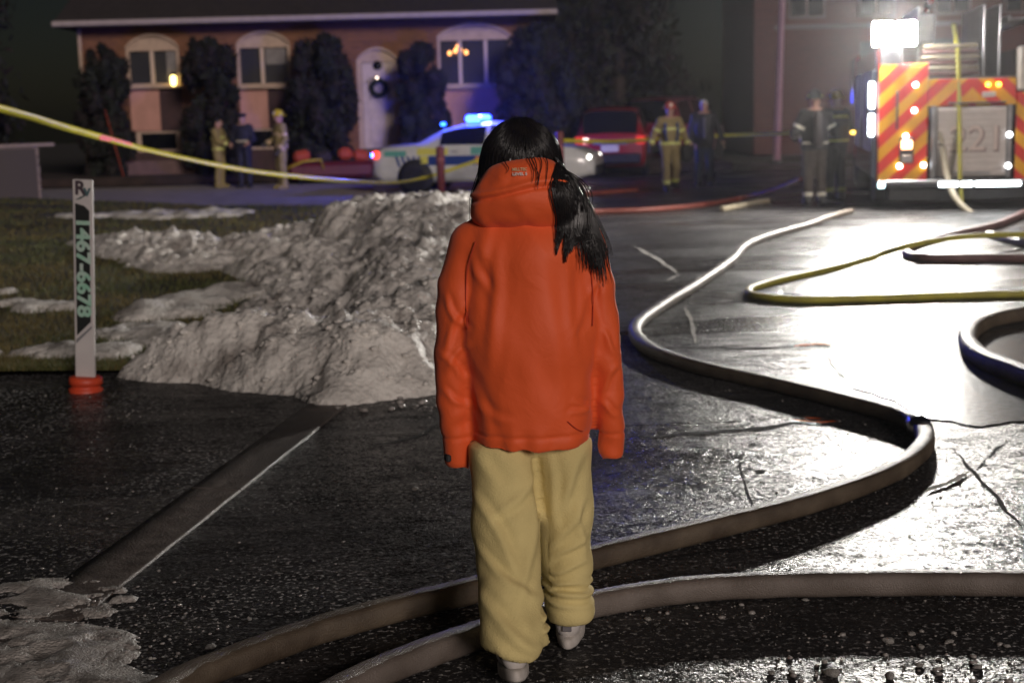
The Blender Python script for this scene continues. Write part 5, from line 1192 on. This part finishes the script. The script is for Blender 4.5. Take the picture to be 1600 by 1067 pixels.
# ================================================================== THE WALKING GIRL (seen from behind; local x right, y away from camera)
WX, WY = .055, 4.30
WM = thing('person', (WX, WY, 0), 0, 'person with long dark hair in an orange hooded jacket walking away', 'person')
mjk = bpy.data.materials.new('jacket_orange'); mjk.use_nodes = True
_n = mjk.node_tree; _b = _n.nodes['Principled BSDF']; _b.inputs['Roughness'].default_value = .62; _b.inputs['Sheen Weight'].default_value = .12
_tc = _n.nodes.new('ShaderNodeTexCoord'); _nz = _n.nodes.new('ShaderNodeTexNoise'); _nz.inputs['Scale'].default_value = 5; _nz.inputs['Detail'].default_value = 4; _n.links.new(_tc.outputs['Object'], _nz.inputs['Vector'])
_mx = _n.nodes.new('ShaderNodeMix'); _mx.data_type = 'RGBA'; _mx.inputs[6].default_value = (.86, .118, .022, 1); _mx.inputs[7].default_value = (.80, .104, .020, 1); _n.links.new(_nz.outputs[0], _mx.inputs[0]); _n.links.new(_mx.outputs[2], _b.inputs['Base Color'])
_n2 = _n.nodes.new('ShaderNodeTexNoise'); _n2.inputs['Scale'].default_value = 520; _n2.inputs['Detail'].default_value = 2; _n.links.new(_tc.outputs['Object'], _n2.inputs['Vector'])
_n3 = _n.nodes.new('ShaderNodeTexNoise'); _n3.inputs['Scale'].default_value = 9; _n3.inputs['Detail'].default_value = 5; _n3.inputs['Distortion'].default_value = .8; _n.links.new(_tc.outputs['Object'], _n3.inputs['Vector'])
_bp = _n.nodes.new('ShaderNodeBump'); _bp.inputs['Distance'].default_value = .0005; _n.links.new(_n2.outputs[0], _bp.inputs['Height'])
_b3 = _n.nodes.new('ShaderNodeBump'); _b3.inputs['Distance'].default_value = .012; _b3.inputs['Strength'].default_value = .4; _n.links.new(_n3.outputs[0], _b3.inputs['Height']); _n.links.new(_b3.outputs[0], _bp.inputs['Normal']); _n.links.new(_bp.outputs[0], _b.inputs['Normal'])
mpants = M('trousers_khaki', (.74, .61, .27), (.66, .54, .235), .92, 9, .0022, 190)
mshoe = M('shoe_white', (.70, .66, .63), (.58, .54, .51), .5, 12)
mhair = M('hair_black', (.006, .005, .006), (.012, .009, .009), .32, 30)
# --- body (mostly under the clothes)
F = Field((-.36, -.5, -.0), (.36, .4, 1.70), .013)
hc = np.array((-.012, .055, 1.52))
F.ell(hc, (.075, .094, .110), .03); F.ell(hc + (0, .035, -.06), (.05, .058, .052), .03); F.cap(hc + (0, .092, .01), hc + (0, .113, -.018), .009, .013, .01); F.cap(hc + (-.02, .085, -.052), hc + (.02, .085, -.052), .009, None, .008)
for s in (-1, 1): F.ell(hc + (s * .075, 0, -.005), (.011, .02, .03), .008); F.ell(hc + (s * .029, .094, .008), (.013, .011, .009), .008, sub=True)
F.cap((0, .01, 1.34), (-.008, .035, 1.46), .055, .05, .03); F.cap((-.10, 0, 1.33), (.10, 0, 1.33), .065, None, .05); F.cap((0, 0, 1.0), (0, 0, 1.28), .115, .13, .05, (1.1, .75, 1)); F.cap((-.06, 0, .9), (.06, 0, .9), .11, None, .05, (1, .85, 1))
legL = [(-.085, -.01, .86), (-.085, -.06, .47), (-.085, -.34, .13)]; legR = [(.085, 0, .86), (.09, .03, .47), (.10, .01, .12)]
F.chain(legL, [.085, .055, .04], .03); F.chain(legR, [.085, .055, .04], .03)
armL = [(-.165, 0, 1.30), (-.222, .0, .98), (-.222, .03, .82)]; armR = [(.165, 0, 1.30), (.232, .0, .98), (.24, .03, .82)]
F.chain(armL, [.05, .04, .03], .03); F.chain(armR, [.05, .04, .03], .03); add_hand(F, armL[2], (0, .05, -.3), -1, r_=.009); add_hand(F, armR[2], (0, .05, -.3), 1, r_=.009)
bv, bf = F.mesh(1); mesh_obj('body', bv, bf, mskin, WM, True)
def strokes(vt, lst, Y, back=True, yc=0.0):
    """cloth folds: each stroke is a line on the back with width w (m) and height a (m)"""
    out = np.zeros(len(vt)); X, Z = vt[:, 0], vt[:, 2]
    for (u0, v0, u1, v1, w_, a_) in lst:
        p, q = V(u0, v0, Y), V(u1, v1, Y); x0, z0, x1, z1 = p.x - WX, p.z, q.x - WX, q.z; dx, dz = x1 - x0, z1 - z0; L_ = math.hypot(dx, dz)
        t = ((X - x0) * dx + (Z - z0) * dz) / L_ ** 2; nrm = ((X - x0) * -dz + (Z - z0) * dx) / L_ + .006 * np.sin(t * 5 + u0) ; e = np.clip(1 - ((t - .5) / .62) ** 2, 0, 1)
        out += a_ * e * (np.exp(-(nrm / w_) ** 2) - .75 * np.exp(-((nrm - 1.6 * w_) / w_) ** 2))
    return out * (vt[:, 1] < yc)
# --- trousers
F = Field((-.30, -.52, -.02), (.30, .26, 1.0), .0075)
F.cap((-.07, 0, .90), (.07, 0, .90), .105, None, .04, (1, .85, 1))
F.chain([(-.088, 0, .86), (-.092, -.02, .64), (-.088, -.08, .44), (-.078, -.225, .24), (-.072, -.325, .125)], [.092, .100, .104, .096, .086], .025)
F.chain([(.082, 0, .86), (.084, .01, .64), (.092, .03, .44), (.098, .02, .26), (.105, .0, .135)], [.090, .092, .088, .080, .072], .025)
F.cap((-.01, -.28, .17), (.028, -.28, .035), .045, .022, .03, (1, 1.1, 1)); F.cap((.10, -.01, .16), (.108, -.012, .115), .076, .078, .02)
F.cap((-.20, -.50, -.010), (-.045, -.25, -.010), .150, None, .012, sub=True)
F.cap((.09, -.10, -.02), (.22, .12, -.02), .122, None, .012, sub=True, sq=(1, 1.3, 1))
tv, tf = F.mesh(2); tn = vnormals(tv, tf)
x, y, z = tv.T
low = np.clip((.62 - z) / .5, 0, 1)
ang = x * 9 + z * 13
wrk = .003 * np.sin(z * 46 + 14 * x * np.sign(x) + 3.2 * vnoise(tv * 6)) * low * (.55 + .6 * vnoise(tv * np.array((4, 4, 5.0)) + 9)) + .011 * vnoise(tv * np.array((9, 9, 3.2)) + 31) * (.55 + low) + .002 * vnoise(tv * np.array((22, 22, 13.0)))
sg_ = 1 / (1 + np.exp(-(x - .03) / .012)); fy = (1 - sg_) * (-.02 - .32 * np.clip((.6 - z) / .5, 0, 1)) + sg_ * .02
wrk += strokes(np.stack([x, y - fy, z], 1), [(838, 750, 770, 800, .014, .008), (838, 785, 815, 905, .016, .009), (744, 775, 812, 872, .016, .010), (748, 845, 845, 915, .013, .009), (752, 905, 835, 968, .015, .010), (748, 705, 775, 760, .02, .006), (772, 955, 850, 992, .012, .008),
    (858, 715, 872, 830, .014, .008), (912, 715, 868, 810, .016, .009), (914, 790, 862, 870, .014, .008), (915, 850, 860, 885, .011, .009), (918, 890, 856, 905, .010, .010), (916, 915, 858, 928, .009, .009), (905, 800, 912, 880, .012, .007)], 4.18)
wrk += -.013 * np.exp(-((x - .012 - .05 * (.6 - z)) / .012) ** 2) * (z > .45) * (z < .63) * (y < 0)
cuff = np.exp(-((z - .19) / .035) ** 2) * (x > .02) * .010 * np.sin(z * 190 + x * 25)
tv = tv + tn * (wrk + cuff)[:, None]
tv[:, 2] = np.maximum(tv[:, 2], .012)
sh_ = 1 - .22 * np.clip((tv[:, 2] - .668) / .04, 0, 1); tv[:, 0] *= sh_; tv[:, 1] *= sh_
mesh_obj('trousers', tv, tf, mpants, WM, True)
# --- jacket
J = Field((-.34, -.26, .56), (.34, .24, 1.46), .0065)
[(J.cap((s * .072, -.005, .655), (s * .078, -.005, 1.02), .118, .122, .07, (1, 1.28, 1)), J.cap((s * .078, -.003, 1.0), (s * .072, 0, 1.23), .122, .118, .07, (1, 1.2, 1))) for s in (-1, 1)]; J.cap((0, -.005, .66), (0, 0, 1.22), .12, .12, .05, (1, 1.22, 1)); J.cap((-.085, .0, 1.27), (.09, .0, 1.27), .118, None, .06, (1, .95, .85)); J.cap((0, 0, 1.2), (0, 0, 1.34), .15, .12, .05, (1.1, .85, 1)); J.cap((0, .02, 1.33), (0, .03, 1.42), .09, .085, .04)
JL = [(-.165, -.005, 1.275), (-.212, -.01, 1.14), (-.232, -.015, .95), (-.236, -.005, .80), (-.226, .02, .622)]
JR = [(.165, -.005, 1.275), (.205, -.01, 1.14), (.225, -.015, .95), (.238, -.005, .80), (.244, .02, .628)]
J.chain(JL, [.072, .068, .062, .057, .052], .014, (.98, 1.12, 1)); J.chain(JR, [.072, .064, .056, .051, .045], .014, (.98, 1.12, 1))
J.cap((-.262, .02, .545), (-.222, .02, .545), .048, None, .004, sub=True, sq=(.5, 2, 1)); J.cap((.238, .02, .555), (.270, .02, .555), .048, None, .004, sub=True, sq=(.5, 2, 1))
J.cap((-.185, 0, .55), (.190, 0, .55), .122, None, .006, sub=True, sq=(.05, 6, 1))
jv, jf = J.mesh(2); jn = vnormals(jv, jf); x, y, z = jv.T
sl = np.clip((np.abs(x) - .17) / .03, 0, 1); bd = 1 - sl
w_ = .011 * vnoise(jv * np.array((7, 7, 1.7))) - .007 * np.abs(vnoise(jv * np.array((9, 9, 3.0)) + 2.2)) + .0045 * vnoise(jv * np.array((13, 13, 5.0)) + 5)
w_ += sl * (.0035 * np.sin(z * 38 + 20 * np.abs(x) + 4 * vnoise(jv * 7)) * (.4 + .8 * np.clip(vnoise(jv * np.array((3, 3, 6.0)) + 3) + .3, 0, 1)))
w_ += bd * .0045 * np.sin(x * 55 + 3 * vnoise(jv * np.array((5, 5, 3.0)))) * np.exp(-((z - .69) / .05) ** 2)          # gathered hem
w_ += bd * .003 * np.exp(-((np.abs(x) - .15 - .10 * (1.2 - z) * 0.3) / .02) ** 2) * np.sin(z * 9) * (z < 1.25) * .6
w_ -= .005 * np.exp(-((z - .712) / .006) ** 2) * bd                                                              # hem seam
w_ -= .004 * np.exp(-((z - .690) / .005) ** 2) * sl                                                              # cuff seam
w_ += strokes(jv, [(760, 350, 735, 520, .018, .006), (775, 380, 760, 600, .022, .005), (885, 400, 905, 600, .02, .006), (850, 420, 880, 640, .026, .004), (915, 360, 935, 520, .012, .007), (945, 410, 925, 470, .010, .007), (722, 480, 690, 560, .012, .006), (690, 470, 725, 520, .010, .007), (688, 560, 728, 600, .011, .006), (690, 620, 730, 645, .010, .006), (728, 540, 695, 585, .010, .005),
    (940, 520, 968, 560, .010, .007), (968, 580, 940, 620, .010, .006), (940, 640, 970, 660, .009, .006), (900, 625, 925, 655, .010, .006), (890, 650, 925, 640, .009, .006), (740, 640, 800, 660, .014, .004), (790, 520, 870, 660, .03, .004), (735, 400, 755, 460, .012, .006), (925, 440, 900, 520, .014, .006), (730, 590, 760, 680, .016, .005)], 4.15)
jv = jv + jn * w_[:, None]
JK = mesh_obj('jacket', jv, jf, mjk, WM, True)
# cuffs: dark strap on the left sleeve, dark mouths
for s, ax in ((-1, -.232), (1, .247)):
    MB().lathe((ax, .016, .635), [(.026, 0), (.028, .004), (.027, .02)], 20).build('cuff_lining', M('lining_dark', (.02, .012, .01), None, .9), JK)
MB().box((-.262, -.028, .628), (.016, .03, .022), Matrix.Rotation(R(20), 3, 'Z'), .004).build('cuff_strap', mblk, JK)
# shoulder and yoke seams drawn on the cloth
def seam(pts, name='seam', r_=.0016, mat=None, parent=JK, field=J):
    P = []
    for a in catmull([Vector((q[0], 0, q[1])) for q in pts], 10): P.append((a.x, field.surf_y(a.x, a.z, -.3, .1, .001) - .001, a.z))
    return MB().tube(P, r_, 5).build(name, mat or M('seam_orange', (.50, .040, .012), None, .8), parent)
# --- hood lying on the back
H_ = Field((-.24, -.26, 1.26), (.24, .16, 1.60), .005)
H_.ell((-.003, -.045, 1.425), (.160, .118, .098), .02); H_.ell((-.004, -.030, 1.475), (.122, .108, .075), .03); H_.cap((-.11, -.04, 1.375), (.11, -.04, 1.375), .060, None, .04, (1, 1.15, .8)); H_.cap((-.12, .05, 1.40), (-.085, .10, 1.42), .045, .035, .03); H_.cap((.12, .05, 1.40), (.085, .10, 1.42), .045, .035, .03)
H_.ell((-.012, .055, 1.535), (.105, .118, .125), .012, sub=True)
hv_, hf_ = H_.mesh(2); hn = vnormals(hv_, hf_); x, y, z = hv_.T
line = 1.452 - .28 * x * x * 4 + .012 * np.sin(x * 17)
w_ = -.009 * np.exp(-((z - line) / .007) ** 2) * (y < -.02) + .007 * np.exp(-((z - line - .014) / .010) ** 2) * (y < -.02) + .005 * vnoise(hv_ * np.array((11, 11, 15.0))) + .0028 * vnoise(hv_ * 27)
hv_ = hv_ + hn * w_[:, None]
HD = mesh_obj('hood', hv_, hf_, mjk, JK, True)
for k in (-1, 1):
    seam([(k * .155, 1.30), (k * .182, 1.22), (k * .190, 1.12), (k * .186, 1.04)])
seam([(.105, .760), (.13, .735), (.15, .722)], 'pocket_crease', .0018)
# printed logo on the hood: two short lines
for (txt, zc, col, sz) in (('MILLTEC', 1.5085, (.72, .46, .26), .0145), ('LEVEL 5', 1.4955, (.74, .60, .55), .0145)):
    vs, fs = text_mesh(txt, sz, 0, bold=.0006); xs_ = [v.x for v in vs]; k_ = .043 / (max(xs_) - min(xs_))
    mesh_obj('logo', [(v.x * k_ - .020, H_.surf_y(v.x * k_ - .020, v.y * .8 + zc, -.26, .05, .0015) - .0085, v.y * .8 + zc) for v in vs], fs, M('logo_' + txt[0], col, None, .5), HD)
# --- hair: close cap plus long locks over the right shoulder
K = Field((-.2, -.12, 1.36), (.18, .24, 1.70), .007)
K.ell((-.014, .045, 1.530), (.117, .128, .126), .02); K.ell((-.016, .02, 1.49), (.125, .11, .11), .03); K.ell((0, .21, 1.47), (.10, .09, .11), .02, sub=True); K.cap((-.08, .07, 1.45), (-.095, .09, 1.40), .045, .035, .03); K.cap((.085, .03, 1.46), (.11, .0, 1.40), .045, .04, .03)
kv, kf = K.mesh(2); kn = vnormals(kv, kf); azi = np.arctan2(kv[:, 0] + .014, -(kv[:, 1] - .05)); kv = kv + kn * (.0028 * np.sin(azi * 60 + 5 * vnoise(kv * 12)) + .003 * vnoise(kv * np.array((30, 30, 8.0))))[:, None]
HR = mesh_obj('hair', kv, kf, mhair, WM, True)
def clear(p, off):
    """push a hair point out of jacket and hood towards the camera"""
    q = np.array(p)
    for _ in range(60):
        d = 1.0
        for fl in (J, H_):
            if np.all(q > fl.lo + .01) and np.all(q < fl.lo + (fl.n - 2) * fl.h): d = min(d, float(fl.at(q)))
        if d >= off: break
        q[1] -= max(.003, off - d)
    return Vector(q)
def lock(pts, r0, seg=5, parent_mb=None, off=.006):
    P = [clear(a, off + .003 * random.random()) for a in catmull(pts, seg)]; N = len(P)
    parent_mb.tube(P, [r0 * (1 - .8 * (i / (N - 1)) ** 2) + .0004 for i in range(N)], 5, True)
hm_ = MB()
for i in range(520):          # over the head, parted near the crown
    a = random.uniform(-1.9, 1.9); e0 = 1.25; pts = []
    for k in range(6):
        e = e0 - k * .27 + random.gauss(0, .03); aa = a * (.35 + .13 * k) + .08 * noise.noise((i * .7, k * .4, 1)); rr = 1.0 + .02 * random.random()
        pts.append(Vector((-.014 + math.sin(aa) * math.cos(e) * .121 * rr, .045 - math.cos(aa) * math.cos(e) * .131 * rr, 1.530 + math.sin(e) * .129 * rr)))
    P = catmull(pts, 3); hm_.tube(P, [.0017 * (1 - .5 * k / len(P)) for k in range(len(P))], 5)
for i in range(460):          # the fall over the right shoulder
    t = random.random(); u_ = random.gauss(0, 1); ex = .150 + .075 * t + .009 * u_; ez = 1.335 - .075 * t - .10 * random.random() ** 3
    lock([Vector((.055 + .03 * t, -.03 + .05 * t, 1.575 - .02 * t)), Vector((.092 + .012 * t, -.035 + .06 * t, 1.525)), Vector((.108 + .028 * t + .006 * u_, -.05 + .04 * t, 1.46)), Vector((.125 + .052 * t + .008 * u_, -.07, 1.395)), Vector((ex, -.08, ez + .03)), Vector((ex + .008 * u_ * .3 + .006, -.07, ez - .02))], random.uniform(.0008, .0019), 4, hm_)
for (x0, zb, n_) in [(.092, 1.258, 40), (.118, 1.235, 50), (.134, 1.26, 36), (.150, 1.28, 40)]:     # pointed tails down the back
    for i in range(n_):
        g = random.gauss(0, .0065); f_ = random.random(); lock([Vector((.088, -.04, 1.52)), Vector((x0 - .005 + g * 1.6, -.09, 1.45)), Vector((x0 + .006 + g * 1.3, -.12, 1.37)), Vector((x0 + g, -.13, 1.31)), Vector((x0 - .012 + g * .3, -.13, zb + .06 * f_ * f_))], random.uniform(.0008, .0016), 4, hm_)
for (x0, x1, zb) in [(.012, .020, 1.47), (.028, .030, 1.462), (.020, .034, 1.455), (.062, .058, 1.455), (-.06, -.052, 1.50), (.045, .036, 1.45)]:      # loose single strands on the hood
    lock([Vector((x0 - .01, -.03, 1.55)), Vector((x0, -.09, 1.525)), Vector((x1, -.12, (1.525 + zb) / 2)), Vector((x1 - .006, -.13, zb))], .0013, 5, hm_, .009)
for i in range(90):           # the left side, falling in front of the shoulder
    g = random.gauss(0, 1); P = catmull([Vector((-.085, -.02, 1.57)), Vector((-.122 + .004 * g, .02, 1.52)), Vector((-.140 + .007 * g, .05, 1.46)), Vector((-.158 + .006 * g, .07, 1.41)), Vector((-.150 + .010 * g, .11, 1.34))], 4); hm_.tube(P, [.0026 * (1 - .8 * k / len(P)) for k in range(len(P))], 5)
for i in range(60):           # flyaways
    a = random.uniform(-1.5, 1.5); e = random.uniform(.3, 1.4); d_ = Vector((math.sin(a) * math.cos(e), -math.cos(a) * math.cos(e) * .4, math.sin(e))); b0 = Vector((-.014, .045, 1.53)) + Vector((d_.x * .118, d_.y * .126, d_.z * .125)); hm_.tube([b0, b0 + d_ * .008 + Vector((random.gauss(0, .012), 0, .002)), b0 + d_ * .013 + Vector((random.gauss(0, .03), 0, -.006))], [.0006, .0005, .0002], 4)
hm_.build('hair_locks', mhair, HR)
# --- shoes
def shoe(loc, pitch, rz, nm='shoe'):
    S = Field((-.07, -.10, -.03), (.07, .24, .13), .0045)
    S.cap((0, -.035, .045), (0, .05, .05), .040, .042, .02, (1, 1, 1.1)); S.cap((0, .05, .045), (.004, .165, .028), .043, .036, .03, (1.05, 1, .9)); S.cap((0, -.04, .075), (0, -.03, .105), .036, .036, .02); S.cap((0, -.02, .075), (0, .03, .095), .036, .036, .02)
    S.ell((0, .0, .125), (.028, .05, .03), .006, sub=True); S.cap((-.2, 0, -.055), (.2, .15, -.055), .055, None, .004, sub=True, sq=(1, 8, 1))
    v, f = S.mesh(1); u = mesh_obj(nm, v, f, mshoe, WM, True); u.location = loc; u.rotation_euler = (pitch, 0, rz)
    out = []
    for k in range(28):
        a = 2 * math.pi * k / 28; yy = .062 + math.cos(a) * .143; xx = math.sin(a) * (.043 if yy > .02 else .040) * (1 if abs(math.cos(a)) < .8 else .94); out.append((xx, yy))
    vs = [(x, y, z) for z, g in ((-.026, .96), (-.018, 1.06), (.006, 1.07), (.012, 1.0)) for x, y in [(a * g, (b - .062) * g + .062) for a, b in out]]
    fs = [(r_ * 28 + k, r_ * 28 + (k + 1) % 28, (r_ + 1) * 28 + (k + 1) % 28, (r_ + 1) * 28 + k) for r_ in range(3) for k in range(28)] + [tuple(range(28))[::-1], tuple(84 + k for k in range(28))]
    MB().add(vs, fs, True).build('sole', M('sole_offwhite', (.60, .56, .52), (.46, .42, .38), .6, 25), u)
    MB().box((0, -.079, .062), (.030, .006, .055), None, .003).build('heel_tab', M('shoe_grey', (.17, .16, .17), None, .6), u)
    for s in (-1, 1):
        MB().box((s * .041, .0, .05), (.005, .05, .03), None, .002).build('side_stripe', M('shoe_dark', (.035, .035, .045), None, .5), u); MB().box((s * .040, -.035, .066), (.005, .026, .016), None, .002).build('side_stripe', MATS['shoe_dark'], u)
    for k in range(5): MB().tube([(-.022, .06 + k * .018, .088 - k * .008), (0, .062 + k * .018, .097 - k * .008), (.022, .06 + k * .018, .088 - k * .008)], .0032, 5).build('lace', mshoe, u)
    return u
shoe((.104, .035, .029), 0, R(-7)); shoe((-.072, -.325, .058), R(-13), R(4))
# ================================================================== AIR: thin smoke and mist round the whole place
hz = MB().box((0, 54, 5.6), (230, 154, 14.2)).build('haze', M('unused_haze_slot', (0, 0, 0)))
hz['kind'] = 'stuff'; tag(hz, 'thin smoke and mist hanging in the night air', 'haze')
hm2 = bpy.data.materials.new('smoky_air'); hm2.use_nodes = True; n = hm2.node_tree; n.nodes.clear()
ov = n.nodes.new('ShaderNodeOutputMaterial'); pv = n.nodes.new('ShaderNodeVolumePrincipled'); pv.inputs['Color'].default_value = (.92, .92, .95, 1); pv.inputs['Density'].default_value = HAZE_D; pv.inputs['Anisotropy'].default_value = .84
n.links.new(pv.outputs[0], ov.inputs['Volume']); hz.data.materials.clear(); hz.data.materials.append(hm2)
bpy.context.view_layer.update()
